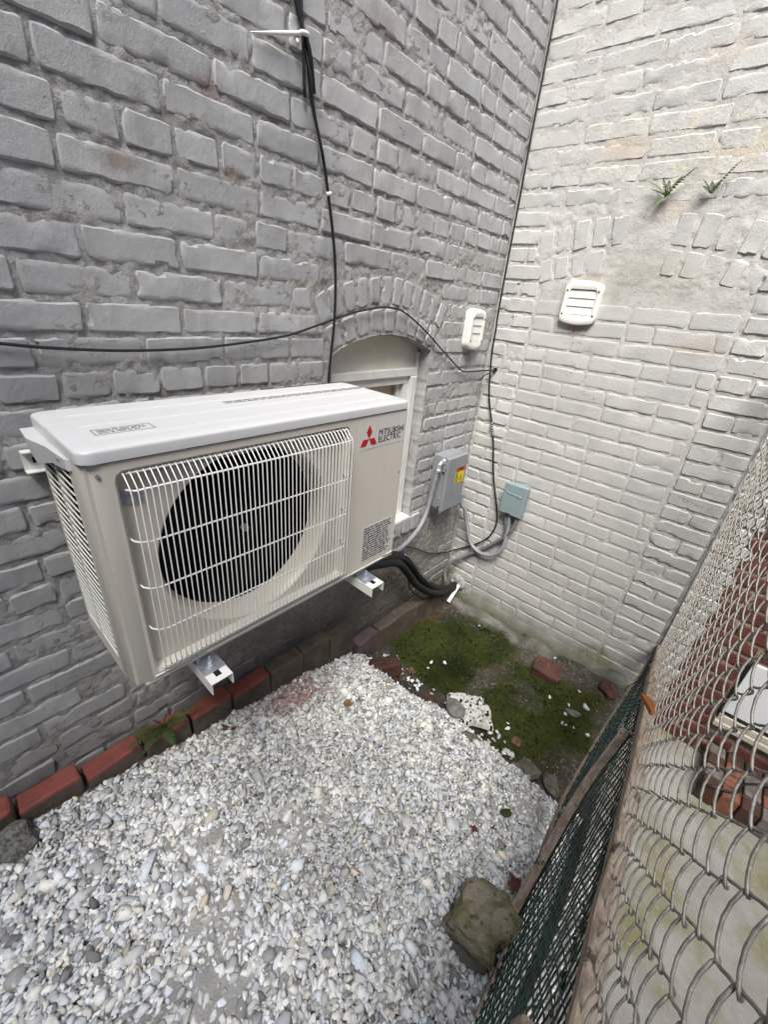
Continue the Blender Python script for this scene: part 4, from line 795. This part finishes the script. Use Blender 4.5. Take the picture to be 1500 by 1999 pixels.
for z in (.235, .223, .211, .199, .187, .178):
    yy = np.interp(z, [.174, .348], [-.125, -.062]); mb.tube([(-.0105, yy, z + .003), (-.0105, yy, z - .003)], .0062 if int(z * 1000) % 2 else .005, 8)
mb.tube([(-.0105, -.110, .215), (-.0105, -.098, .205)], .003, 6); tag(mb.build('cable_connector', M_galv, None, True), 'small metal coupler joining the black corner cable', 'connector')
# insulated line set
ls = empty('insulated_pipes', (-.6, -.12, -.5), 'pair of thick black insulated pipes curving down to the wall collar', 'pipe')
tube('pipe', [(-1.26, -.235, -.035), (-1.231, -.24, -.075), (-1.112, -.22, -.108), (-.938, -.18, -.174), (-.715, -.13, -.284), (-.566, -.1, -.411), (-.433, -.085, -.565), (-.26, -.085, -.722), (-.09, -.089, -.806), (.02, -.088, -.812)], .0235, M_foam, ls, 12, 8)
tube('pipe', [(-1.20, -.25, -.04), (-1.131, -.24, -.105), (-.959, -.2, -.184), (-.77, -.16, -.278), (-.637, -.13, -.406), (-.512, -.12, -.554), (-.323, -.12, -.706), (-.11, -.102, -.804), (.02, -.098, -.821)], .019, M_foam, ls, 12, 8)
tube('seam_tape', [(-.700, -.149, -.270), (-.650, -.139, -.312), (-.566, -.122, -.398), (-.50, -.112, -.478), (-.433, -.107, -.55), (-.36, -.106, -.622)], .0034, M_galv, ls, 6, 5)
tag(tube('control_wire', [(-.64, -.11, -.38), (-.601, -.11, -.446), (-.538, -.1, -.579), (-.42, -.09, -.698), (-.30, -.085, -.79), (-.227, -.08, -.826), (-.09, -.076, -.861), (-.03, -.09, -.84)], .0040, M_cable, None, 8, 6), 'thin black wire drooping under the insulated pipes', 'wire')
fl_ = empty('wall_collar', (0, -.094, -.80), 'round grey sealed collar where pipes enter the pale wall', 'pipe collar')
Vc = []; t = np.linspace(0, 2 * math.pi, 28, endpoint=False)
for r_, x in ((.0, -.022), (.026, -.022), (.040, -.020), (.052, -.010), (.056, .004)):
    for a_ in t: Vc.append((x + .004 * math.sin(3 * a_), -.092 + r_ * math.cos(a_) * (1 + .05 * math.sin(2 * a_)), -.795 + r_ * math.sin(a_)))
mesh('collar', np.array(Vc), [(k * 28 + i, k * 28 + (i + 1) % 28, (k + 1) * 28 + (i + 1) % 28, (k + 1) * 28 + i) for k in range(4) for i in range(28)], M_caulk, fl_)
pv = MB(); t2 = np.array([(-.02, -.112, -.806), (-.125, -.116, -.880)]); pv.tube(t2, .0125, 14, 0, False); pv.tube(t2 * 1.0, .0095, 14, 1, False); pv.build('drain_pipe', [M_pvc, M_dark], None, True); tag(bpy.data.objects['drain_pipe'], 'short white plastic drain pipe sticking out of the collar', 'pipe')
# conduits
def conduit(name, pts, r, mat, label): return tag(tube(name, pts, r, mat, None, 10, 8), label, 'conduit')
conduit('conduit', [(-.388, -.062, .075), (-.394, -.062, .040), (-.396, -.058, .0), (-.401, -.045, -.146), (-.445, -.05, -.233), (-.536, -.07, -.266), (-.663, -.1, -.269), (-.765, -.13, -.24), (-.924, -.18, -.167), (-1.08, -.2, -.08)], .0112, M_conduit, 'grey flexible conduit from the switch box down to the unit')
conduit('conduit', [(-.085, -.05, -.165), (-.082, -.052, -.231), (-.06, -.072, -.272), (-.04, -.091, -.355), (-.03, -.129, -.463), (-.03, -.179, -.503), (-.033, -.244, -.504), (-.033, -.303, -.471), (-.03, -.333, -.409), (-.027, -.335, -.319), (-.027, -.322, -.19)], .0108, M_conduit, 'light grey conduit looping from switch box to small blue box')
conduit('conduit', [(-.022, -.300, -.19), (-.018, -.309, -.25), (-.016, -.325, -.33), (-.016, -.332, -.40)], .0095, M_conduit, 'short grey conduit straight down behind the loop')
conduit('conduit', [(-.03, -.377, -.185), (-.03, -.363, -.273), (-.026, -.326, -.348), (-.018, -.233, -.463), (-.022, -.123, -.574), (-.045, -.045, -.656), (-.058, -.022, -.735), (-.058, -.04, -.80)], .0105, M_conduitold, 'dull weathered conduit sweeping down to the round collar')
el = MB(); el.tube([(-.352, -.062, .082), (-.372, -.062, .080), (-.386, -.062, .066), (-.389, -.062, .048)], .0125, 10, 0, True, 5); el.tube([(-.352, -.062, .082), (-.361, -.062, .082)], .017, 10); el.tube([(-.3885, -.062, .052), (-.391, -.062, .030)], .0150, 10); tag(el.build('conduit_elbow', M_galv, None, True), 'shiny metal elbow on the side of the switch box', 'fitting')

# ------------------------------------------------------------------ switch box, junction box, vents
db = empty('switch_box', (-.27, -.05, -.175), 'grey plastic disconnect box with danger sticker near the corner', 'electrical box')
MB().bx(-.36, -.195, -.074, -.004, -.172, .108, bev=.004).build('body', M_boxgrey, db)
cv = MB().bx(-.363, -.19, -.102, -.080, -.180, .105, bev=.004).bx(-.357, -.198, -.082, -.072, -.170, .103).build('cover', M_boxgrey, db)
for zc in (.058, -.128):
    h = MB(); h.tube([(-.366, -.079, zc - .022), (-.366, -.079, zc + .022)], .0032, 8); h.bx(-.370, -.358, -.086, -.072, zc + .016, zc + .022, bev=.001); h.bx(-.370, -.358, -.086, -.072, zc - .022, zc - .016, bev=.001); h.bx(-.367, -.358, -.092, -.082, zc - .012, zc + .012, bev=.001); h.bx(-.367, -.358, -.076, -.068, zc - .012, zc + .012, bev=.001); h.build('hinge', M_boxgrey, db)
for x in (-.335, -.235): 
    tb = MB(); tb.bx(x - .012, x + .012, -.008, -.003, .105, .130, bev=.004); tb.build('lug', M_boxgrey, db); MB().tube([(x, -.006, .120), (x, -.013, .120)], .005, 6).build('screw', M_galv, db)
MB().bx(-.358, -.348, -.092, -.082, -.192, -.178, bev=.002).build('latch', M_sillc, db)
yl = -.1024; st = MB().bx(-.284, -.208, yl - .0006, yl + .001, -.043, .045).build('danger_sticker', M_lyel, db)
MB().bx(-.284, -.208, yl - .0009, yl, .020, .045).build('sticker_header', M_lorr, st)
mb = MB(); dashes(mb, lambda m2, q_: m2.bx(q_[0], q_[1], yl - .0012, yl, q_[2], q_[3]), -.262, -.212, .024, .041, 1, 21, fill=.85, ch=.0085)
tri = np.array([(-.252, -.030), (-.220, -.030), (-.236, .004)]); ci = tri.mean(0); ti = ci + (tri - ci) * .74
Vt = [(p[0], yl - .0012, p[1]) for p in tri] + [(p[0], yl - .0012, p[1]) for p in ti]; mb.add(np.array(Vt), [(0, 1, 4, 3), (1, 2, 5, 4), (2, 0, 3, 5)])
mb.add(np.array([(-.238, yl - .0012, -.010), (-.233, yl - .0012, -.010), (-.2365, yl - .0012, -.017), (-.2325, yl - .0012, -.017), (-.2385, yl - .0012, -.027), (-.239, yl - .0012, -.0185)]), [(0, 5, 2, 1), (2, 4, 3)])
dashes(mb, lambda m2, q_: m2.bx(q_[0], q_[1], yl - .0012, yl, q_[2], q_[3]), -.281, -.255, -.036, .016, 7, 22, ch=.004); mb.bx(-.284, -.208, yl - .0012, yl, -.0385, -.0375); mb.build('sticker_print', M_lblk, st)
jb = empty('junction_box', (-.03, -.335, -.2), 'small blue-grey metal junction box on the pale wall', 'electrical box')
MB().bx(-.040, -.004, -.392, -.277, -.196, -.036, bev=.003).build('body', M_boxteal, jb); jc = MB().bx(-.052, -.039, -.396, -.270, -.202, -.030, bev=.004).build('cover', M_boxteal, jb)
MB().tube([(-.0515, -.278, -.066), (-.0525, -.292, -.080), (-.0525, -.31, -.084), (-.0525, -.335, -.083), (-.0525, -.352, -.087)], .0028, 6, 0, True, 5).tube([(-.0525, -.352, -.078), (-.0535, -.372, -.090)], .0026, 6).tube([(-.0525, -.350, -.092), (-.0535, -.37, -.091)], .0022, 6).build('embossing', M_boxteal, jc, True)
MB().bx(-.0525, -.0515, -.335, -.305, -.199, -.194).build('nameplate', M_lblk, jc)
def vent(name, mp, u0, u1, v0, v1, d, label):
    """mp maps (u, v, n) on the wall; hood of a through-wall vent with three flaps"""
    vt = empty(name, tuple(mp(np.array([(u0 + u1) / 2]), np.array([v0]), np.array([0.]))[0]), label, 'wall vent', 'vents on the two brick walls')
    uc = (u0 + u1) / 2; hw, hh = (u1 - u0) / 2, (v1 - v0) / 2; vc = (v0 + v1) / 2; a = np.linspace(0, 2 * math.pi, 64, endpoint=False)
    def rr(s, off): 
        out = []
        for t in a:
            x, z = rrect(t, hw * s - off, hh * s - off, .016 * s); bow = .012 * (1 - (x / hw) ** 2) * math.copysign(1, z) * (abs(z) / hh) ** 2; out.append((uc + x, vc + z + bow))
        return np.array(out)
    seq = [(rr(1, 0), -.006), (rr(1, 0), d * .55), (rr(1, .0012), d * .9), (rr(1, .005), d), (rr(1, .016), d), (np.array([(uc + np.clip(p[0] - uc, -hw + .017, hw - .017), vc + np.clip(p[1] - vc, -hh + .026, hh - .020)) for p in rr(1, .02)]), d - .002), (np.array([(uc + np.clip(p[0] - uc, -hw + .0185, hw - .0185), vc + np.clip(p[1] - vc, -hh + .028, hh - .0215)) for p in rr(1, .02)]), d - .014)]
    V = np.concatenate([mp(p[:, 0], p[:, 1], np.full(64, n_)) for p, n_ in seq]); F = [(k * 64 + i, k * 64 + (i + 1) % 64, (k + 1) * 64 + (i + 1) % 64, (k + 1) * 64 + i) for k in range(len(seq) - 1) for i in range(64)]
    h = mesh('hood', V, F, M_vent, vt); h.data.set_sharp_from_angle(angle=R_(40)) if hasattr(h.data, 'set_sharp_from_angle') else None
    iw, z0_, z1_ = hw - .019, vc - hh + .0285, vc + hh - .022; fh = (z1_ - z0_) / 3
    for i in range(3):
        b0, b1 = z0_ + fh * i, z0_ + fh * (i + 1) - .0012; u_ = np.array([uc - iw, uc + iw] * 4); v_ = np.array([b0, b0, b1, b1] * 2); n_ = np.array([d - .004, d - .004, d - .0075, d - .0075, d - .009, d - .009, d - .012, d - .012])
        mesh('flap', mp(u_, v_, n_), [(0, 1, 3, 2), (4, 6, 7, 5), (0, 4, 5, 1), (2, 3, 7, 6), (0, 2, 6, 4), (1, 5, 7, 3)], M_vent, vt, False)
    u_ = np.array([uc - iw, uc + iw, uc + iw, uc - iw]); v_ = np.array([z0_, z0_, z1_, z1_]); mesh('back', mp(u_, v_, np.full(4, d - .0165)), [(0, 1, 2, 3)], M_dark, vt, False)
    mb = MB()
    for su in (-1, 1):
        for sv_ in (-1, 1):
            p = mp(np.array([uc + su * (hw - .012)] * 2), np.array([vc + sv_ * hh * .62] * 2), np.array([d - .004, d + .0015])); mb.tube(p, .0038, 6)
    mb.build('clip', M_dark, vt); return vt
vent('wall_vent', mapL, -.268, -.148, .600, .748, .038, 'white stained vent hood on the grey wall beside the arch')
vent('wall_vent', mapR, .315, .468, .748, .892, .022, 'white square vent cover with three flaps on the pale wall')

# ------------------------------------------------------------------ fence
YFe = lambda x: -1.168 + .035 * x
fe = empty('chain_link_fence', (-1.0, -1.2, -.75), 'rusty galvanised chain-link fence seen end on at the right', 'fence')
WX, HZ, XP = .0345, .041, -1.3916
def strand(k):
    xa = XP + WX * k; zlo = float(gz(xa, -1.2)) - .02; j0 = int(math.floor(zlo / HZ)); j1 = int(.70 / HZ); P = []; a = .0060
    if (k + j0) % 2: j0 += 1         # starts on the left edge
    ph = random.uniform(-.003, .003); wob = random.uniform(0, 6)
    for j in range(j0, j1):
        up = ((j - j0) % 2 == 0)
        for t in (0, .045, .12, .26, .5, .74, .88, .955):
            s = t + .035 * math.sin(2 * math.pi * t) * -1; x = xa + WX * (s if up else 1 - s); z = (j + t) * HZ
            ov = .0026 * math.exp(-(min(t, 1 - t) / .08) ** 2); x += (-ov if (t < .5) == up else ov)
            d = a * (1 if up else -1) * math.sin(math.pi * t) ** .75 if t > 0 else 0
            P.append((x + ph, YFe(x) + d + .006 * math.sin(z * 5 + xa * 3) + .004 * math.sin(xa * 9 + z * 2), z))
    return np.array(P)
k0, k1 = int((-2.45 - XP) / WX), int((-.03 - XP) / WX)
for k in range(k0, k1): P_ = strand(k); V, F = tubegeo(P_, .00165, 7 if k < 0 else 6, True, 0); mesh('wire_strand', V, F, M_wire, fe)
MB().tube([(-.012, YFe(0), -.62), (-.012, YFe(0), .72)], .0042, 8).build('tension_bar', M_galv, fe, True)
MB().tube([(-.0, YFe(0) - .004, .715), (-2.6, YFe(-2.6) - .004, .715)], .019, 12).build('top_rail', M_galv, fe, True)
MB().tube([(-2.56, YFe(-2.56) - .03, -.9), (-2.56, YFe(-2.56) - .03, .74)], .024, 12).build('post', M_galv, fe, True)
# weathered rail the netting is nailed to
def timber(name, path, w_, h_, mat, parent, seed, up=(0, 0, 1), taper=None, res=6, rough=1.0):
    P = catmull(path, res); m = len(P); T = np.gradient(P, axis=0); T /= np.linalg.norm(T, axis=1)[:, None]; V = []; sec = [(-1, -.8), (-.8, -1), (0, -1.0), (.8, -1), (1, -.8), (1, 0), (1, .8), (.8, 1), (0, 1.0), (-.8, 1), (-1, .8), (-1, 0)]; ns = len(sec)
    for i in range(m):
        s = np.cross(T[i], up); s /= np.linalg.norm(s); u = np.cross(s, T[i]); k = 1 if taper is None else np.interp(i / (m - 1), np.linspace(0, 1, len(taper)), taper)
        for (a, b) in sec:
            p = P[i] + s * a * w_ / 2 * k + u * b * h_ / 2 * k; V.append(p)
    V = np.array(V); L = np.concatenate([[0], np.cumsum(np.linalg.norm(np.diff(P, axis=0), axis=1))]); q_ = np.column_stack([np.repeat(L, ns) * .25, np.tile(np.arange(ns) * .13, m), np.full(len(V), seed * 1.3)])
    c = np.repeat(P, ns, axis=0); dr = V - c; V = c + dr * (1 + rough * (fbm(q_, 14, seed, 3)[:, None] * .28)); F = []
    for i in range(m - 1):
        for k in range(ns): F.append((i * ns + k, i * ns + (k + 1) % ns, (i + 1) * ns + (k + 1) % ns, (i + 1) * ns + k))
    F.append(tuple(range(ns))[::-1]); F.append(tuple((m - 1) * ns + k for k in range(ns))); return mesh(name, V, F, mat, parent, False)
nf = empty('netting_screen', (-1.0, -1.16, -.7), 'low green mesh screen on rotten timber rails inside the fence', 'screen')
BM = [(.02, -1.176, -.585), (-.25, -1.177, -.485), (-.50, -1.177, -.385), (-.74, -1.179, -.272), (-.93, -1.190, -.225), (-1.07, -1.196, -.19), (-1.20, -1.206, -.185), (-1.345, -1.2135, -.168), (-1.47, -1.2155, -.140), (-1.56, -1.220, -.118), (-1.64, -1.222, -.095), (-1.80, -1.225, -.06)]
beam = timber('top_rail', BM, .030, .044, M_wood, nf, 3, res=8)
RL = [(.0, -1.163, -.60), (-.219, -1.148, -.61), (-.513, -1.122, -.615), (-.779, -1.104, -.62), (-.979, -1.096, -.62), (-1.129, -1.102, -.62), (-1.279, -1.115, -.62), (-1.451, -1.125, -.622), (-1.592, -1.127, -.622), (-1.85, -1.13, -.622), (-2.3, -1.13, -.60)]
rail = timber('bottom_rail', RL, .014, .020, M_wood, nf, 5, res=6)
def beam_at(x): b = np.array(BM)[::-1]; return np.array([x, np.interp(x, b[:, 0], b[:, 1]), np.interp(x, b[:, 0], b[:, 2])])
def rail_at(x): b = np.array(RL)[::-1]; return np.array([x, np.interp(x, b[:, 0], b[:, 1]), np.interp(x, b[:, 0], b[:, 2])])
BR = [(-.900, -1.158, -.290), (-1.04, -1.128, -.420), (-1.205, -1.113, -.515), (-1.37, -1.104, -.590)]
# green netting: two families of strands between the rails
mb = MB(); NV = 9
def netpt(x, s):
    a, b = rail_at(x), beam_at(x); p = a + (b - a) * s; p[1] += .005 * math.sin(math.pi * s); return p
x = -2.1; sp = .034
while x < .3:
    for sg in (1, -1):
        pts_ = []
        for i in range(13):
            s = i / 12; h_ = np.linalg.norm(beam_at(min(max(x, -1.8), 0)) - rail_at(min(max(x, -1.8), 0))); xx = x + sg * (s - .5) * max(h_, .05) * 1.15
            if -1.85 < xx < 0: pts_.append(netpt(xx, s) + np.array([0, .0016 * sg * (1 if i % 2 else -1), 0]))
        if len(pts_) > 2: mb.tube(pts_, .0017, 4, 0, False)
    x += sp
tag(mb.build('netting', M_green, nf, True), 'dark green diamond netting', kind='stuff')
timber('brace', BR, .013, .024, M_wood, nf, 8, up=(0, 1, .2), res=5)
timber('brace_board', [tuple(np.array(p_) + [.012, -.012, -.02]) for p_ in BR], .006, .06, M_wooddark, nf, 11, up=(-.55, 0, .5), res=4)
timber('sill_board', [(-.95, -1.178, -.70), (-1.25, -1.19, -.66), (-1.55, -1.192, -.635), (-1.9, -1.195, -.61)], .022, .07, M_wooddark, nf, 14, res=4)
for x in (-.06, -.34): 
    a_, b_ = rail_at(x), beam_at(x - .02); tube('tie_wire', [a_ + [0, .014, -.012], a_ + [-.004, .016, .014], (a_ + b_) / 2 + [0, .008, .004], b_ + [0, .02, 0]], .0016, M_blacktrim, nf, 5, 4)
# splintered end and log stump
bp0 = beam_at(-.83); tag(timber('splintered_wood', [bp0 + [.040, .020, .012], bp0 + [0, .006, .032], bp0 + [-.045, -.016, .046]], .024, .012, M_woodfresh, None, 17, res=4), 'fresh orange splintered wood end on the grey rail', 'wood')
lg = [(-1.60, -1.168, -.235), (-1.66, -1.195, -.12), (-1.72, -1.20, .0), (-1.78, -1.20, .06)]
tag(timber('log_stub', [(-1.700, -1.182, -.150), (-1.75, -1.186, -.12), (-1.82, -1.19, -.10), (-1.95, -1.195, -.09)], .05, .05, M_wood, None, 19, res=6), 'dark rotten log stub across the screen at the bottom', 'wood')

# ------------------------------------------------------------------ neighbour's side
M_bouncewall = mk('added_wall_bounce', (.54, .56, .585), [((.48, .50, .525), 3, .42, .62)], .9, [(60, .5, .004)], .2)  # pale so that the added unseen walls bounce fill light
MB().bx(-5.6, -5.2, -7, .6, -1.4, 6.25).build('added_sun_blocker', M_bouncewall); tag(bpy.data.objects['added_sun_blocker'], 'unseen pale wall added behind the camera to shade the lower walls', 'house')  # unseen block added to hold sunlight off the lower walls
nb_ = empty('red_brick_house', (0, -2.5, -1.0), 'dark red brick house front beyond the chain-link fence', 'house')
br_ = Brickwork(); PH = .0715
for k in range(0, 34):
    v0b = -1.0 + k * PH; x = 1.262 - (.105 if k % 2 else 0)
    while x < 3.3:
        a, b = max(x, 1.262), x + .21; 
        if v0b + PH > -.79 and v0b < -.43: 
            if a < 1.465 < b: b = 1.462
            elif a >= 1.465 and a < 2.2: x += .21; continue
        if b - a > .03: br_.add([(a + .006, v0b + .006), (b - .006, v0b + .006), (b - .006, v0b + PH - .006), (a + .006, v0b + PH - .006)], .0 + random.uniform(-.002, .002), mapR, M_red, wav=.001, step=.05)
        x += .21
br_.build(nb_, 120, M_red)
us = np.arange(1.255, 3.35, .03); vv = np.arange(-1.02, 1.45, .03); U, Vv = np.meshgrid(us, vv, indexing='ij'); V = mapR(U.ravel(), Vv.ravel(), np.full(U.size, -.006)); F = gridfaces(len(us), len(vv)); cu = U.ravel()[F].mean(1); cv_ = Vv.ravel()[F].mean(1); F = F[~((cu > 1.47) & (cu < 2.2) & (cv_ > -.78) & (cv_ < -.45))]
mesh('mortar', V, F, M_redmort, nb_)
MB().bx(.03, .33, -8, -1.262, -1.3, 5.5).bx(.0, .03, -8, -3.3, -1.3, 5.5).bx(.0, .03, -3.3, -1.262, 1.43, 5.5).build('wall', M_red, nb_)
MB().bx(-7.5, .03, -4.3, -3.9, -1.3, 4.3).build('added_sky_blocker', M_bouncewall, nb_)  # unseen wall added to darken the low parts of the yard
wn = MB().bx(-.004, .03, -2.2, -1.474, -.72, -.436, bev=.003).build('basement_window', M_doorw, nb_)
MB().bx(-.008, .02, -2.21, -1.466, -.735, -.722).bx(-.008, .02, -1.474, -1.464, -.722, -.43).build('window_gasket', M_blacktrim, wn)
MB().bx(-.018, .02, -2.22, -1.470, -.765, -.735, bev=.003).bx(-.030, .02, -2.22, -1.465, -.795, -.767, bev=.003).build('window_sill', M_sillc, wn)
# low brick ledge
ld = empty('brick_ledge', (-.15, -1.85, -1.0), 'low ledge of mottled red and grey bricks under the white window', 'ledge')
mb = MB().bx(-.252, -.002, -2.4, -1.512, -1.02, -.915); mb.build('bedding', M_reddark, ld)
LM = [mk('ledge_brick_a', (.24, .10, .06), [((.15, .07, .05), 30, .44, .6)], .9, [(120, .7, .003)], .2), mk('ledge_brick_b', (.19, .165, .15), [((.12, .10, .09), 30, .44, .6)], .9, [(120, .7, .003)], .2), M_reddark]
for i in range(14):
    for j in range(4):
        V, F = boxgeo((.060, .059, .10), .005); c = np.array([-.235 + j * .0655, -1.53 - i * .0655, -.950 + random.uniform(-.004, .004)]); V = V + c + np.column_stack([vn(V + i + j * 9, 50, 1), vn(V + i + j * 9, 50, 2), vn(V + i + j * 9, 50, 3)]) * .006
        mesh('brick', V, F, LM[random.choice((0, 0, 1, 1, 2))], ld, False)
tag(tube('ledge_wire', [(-.28, -1.49, -.98), (-.275, -1.51, -.90), (-.24, -1.60, -.885), (-.16, -1.63, -.89), (-.10, -1.72, -.88), (-.08, -1.9, -.885)], .005, M_cable, None, 6, 6), 'black wire lying over the brick ledge', 'wire')

# ------------------------------------------------------------------ plants and leaves
def frond(mb, p0, d, up, L, nl, wl, droop=.5):
    d = np.array(d, float); d /= np.linalg.norm(d); up = np.array(up, float); P = [np.array(p0, float)]; n = 12
    for i in range(n): P.append(P[-1] + (d * L / n + up * (L / n) * (.55 - droop * 1.6 * i / n)))
    P = np.array(P); mb.tube(P, np.linspace(.0013, .0004, len(P)), 4, 0, False)
    for i in range(1, nl):
        s = i / nl; q_ = s * (len(P) - 1); k = int(q_); c = P[k] + (P[min(k + 1, n)] - P[k]) * (q_ - k); T = P[min(k + 1, n)] - P[max(k - 1, 0)]; T /= np.linalg.norm(T); sd_ = np.cross(T, up); sd_ /= np.linalg.norm(sd_) + 1e-9; w_ = wl * math.sin(math.pi * min(1, s * .82 + .16)) * random.uniform(.85, 1.1); b = L / nl * .62
        for sg in (-1, 1):
            tip = c + sd_ * sg * w_ + T * b * .7 - up * w_ * .25; nrm_ = np.cross(T, sd_) * .0008; mid = c + sd_ * sg * w_ * .55
            V = np.array([c - T * b * .45, mid - T * b * .5 + nrm_, tip, mid + T * b * .75 + nrm_, c + T * b * .45]); mb.add(V, [(0, 1, 2, 3, 4) if sg > 0 else (4, 3, 2, 1, 0)])
def fern(name, p0, dirs, up, mat, label, wl=.012):
    r = empty(name, p0, label, 'fern', 'ferns growing from the brickwork')
    for (d, L) in dirs: mb = MB(); frond(mb, p0, d, up, L, 13, wl); mb.build('frond', mat, r, True)
fern('fern', (-.004, -.585, 1.178), [((-.3, .9, .35), .085), ((-.5, .55, .0), .07), ((-.6, .25, -.75), .06), ((-.7, -.1, .5), .05), ((-.5, -.6, .5), .07), ((-.35, -.9, .62), .10), ((-.6, -.5, -.2), .05), ((-.5, .3, .6), .055)], (-.15, 0, 1), M_fern, 'larger bushy green fern rooted in the pale wall')
fern('fern', (-.004, -.722, 1.178), [((-.35, -.85, .95), .09), ((-.5, .75, .65), .05), ((-.6, .45, .15), .045), ((-.5, -.3, .3), .045), ((-.5, .1, .5), .035)], (-.15, 0, 1), M_fern, 'smaller upright green fern right of the larger one')
fern('fern', (-1.775, -.062, -.515), [((-.95, -.25, .1), .115), ((-.8, -.6, .0), .105), ((.9, -.25, .15), .115), ((.6, -.5, .2), .08), ((.0, -1, -.3), .085), ((-.3, -.3, .8), .08), ((.2, -.3, .9), .07), ((-.9, .0, .3), .10)], (0, -.1, 1), M_ferndk, 'dark fern sprouting between grey wall and red edging', .019)
fern('weed', (-.16, -.40, -.885), [((-.5, .5, .4), .05), ((-.6, -.2, .5), .055), ((.4, .6, .5), .045), ((-.1, -.8, .4), .05), ((.3, -.5, .7), .045), ((-.8, .2, .3), .05)], (0, 0, 1), M_ferndk, 'small dusty weed at the foot of the pale wall', .012)
def leaf(c, L, yaw, mat, label, lobes=True, tilt=(10, 8)):
    n = 18; V = [(0, 0, 0)]; 
    for i in range(n):
        t = 2 * math.pi * i / n; r_ = (.55 + .45 * abs(math.cos(t / 2)) ** .6) * (1 + (.32 * math.cos(5 * t) if lobes else 0)); V.append((math.cos(t) * r_ * L / 2, math.sin(t) * r_ * L * .36, .05 * L * math.cos(2 * t) + random.uniform(-.03, .03) * L))
    F = [(0, 1 + i, 1 + (i + 1) % n) for i in range(n)]; Rm = np.array(Matrix.Rotation(R_(yaw), 3, 'Z') @ Matrix.Rotation(R_(tilt[0]), 3, 'X') @ Matrix.Rotation(R_(tilt[1]), 3, 'Y')); tag(mesh('dead_leaf', np.array(V) @ Rm.T + np.array(c), F, mat, None, False), label, 'leaf', 'fallen leaves in the yard')
M_leafred = mk('red_leaf', (.11, .035, .025), [((.06, .025, .02), 60, .45, .6)], .7, [], .3); M_leafyl = mk('yellow_leaf', (.22, .14, .05), [((.14, .08, .035), 60, .45, .6)], .7, [], .3); M_leafgr = mk('green_leaf', (.04, .05, .015), [((.025, .03, .01), 60, .45, .6)], .7, [], .3)
leaf((-1.30, -1.085, -.612), .055, 60, M_leafred, 'dark red leaf beside the mossy rubble lump'); leaf((-1.215, -.335, -.650), .045, 20, M_leafyl, 'yellow-brown leaf on the gravel far from the fence', False)
leaf((-1.25, -.93, -.632), .030, 100, M_leafred, 'tiny dark red leaf scrap on the gravel'); leaf((-1.115, -.975, -.668), .045, 140, M_leafgr, 'dark green leaf pressed in the gravel near the fence', False)
leaf((-.74, -.31, -.858), .055, 30, M_leafbr, 'pale brown lobed leaf lying on dark moss'); leaf((-.715, -.70, -.83), .06, 80, M_leafbr, 'curled brown leaf on the white holed chunk', False, (30, 10))
leaf((-1.60, -.155, -.595), .07, 110, M_leafbr, 'brown crumpled leaf by the edging near the fern', True, (35, 12)); leaf((-.72, -.86, -.848), .06, 10, M_leafbr, 'long thin brown leaf on the moss edge', False)
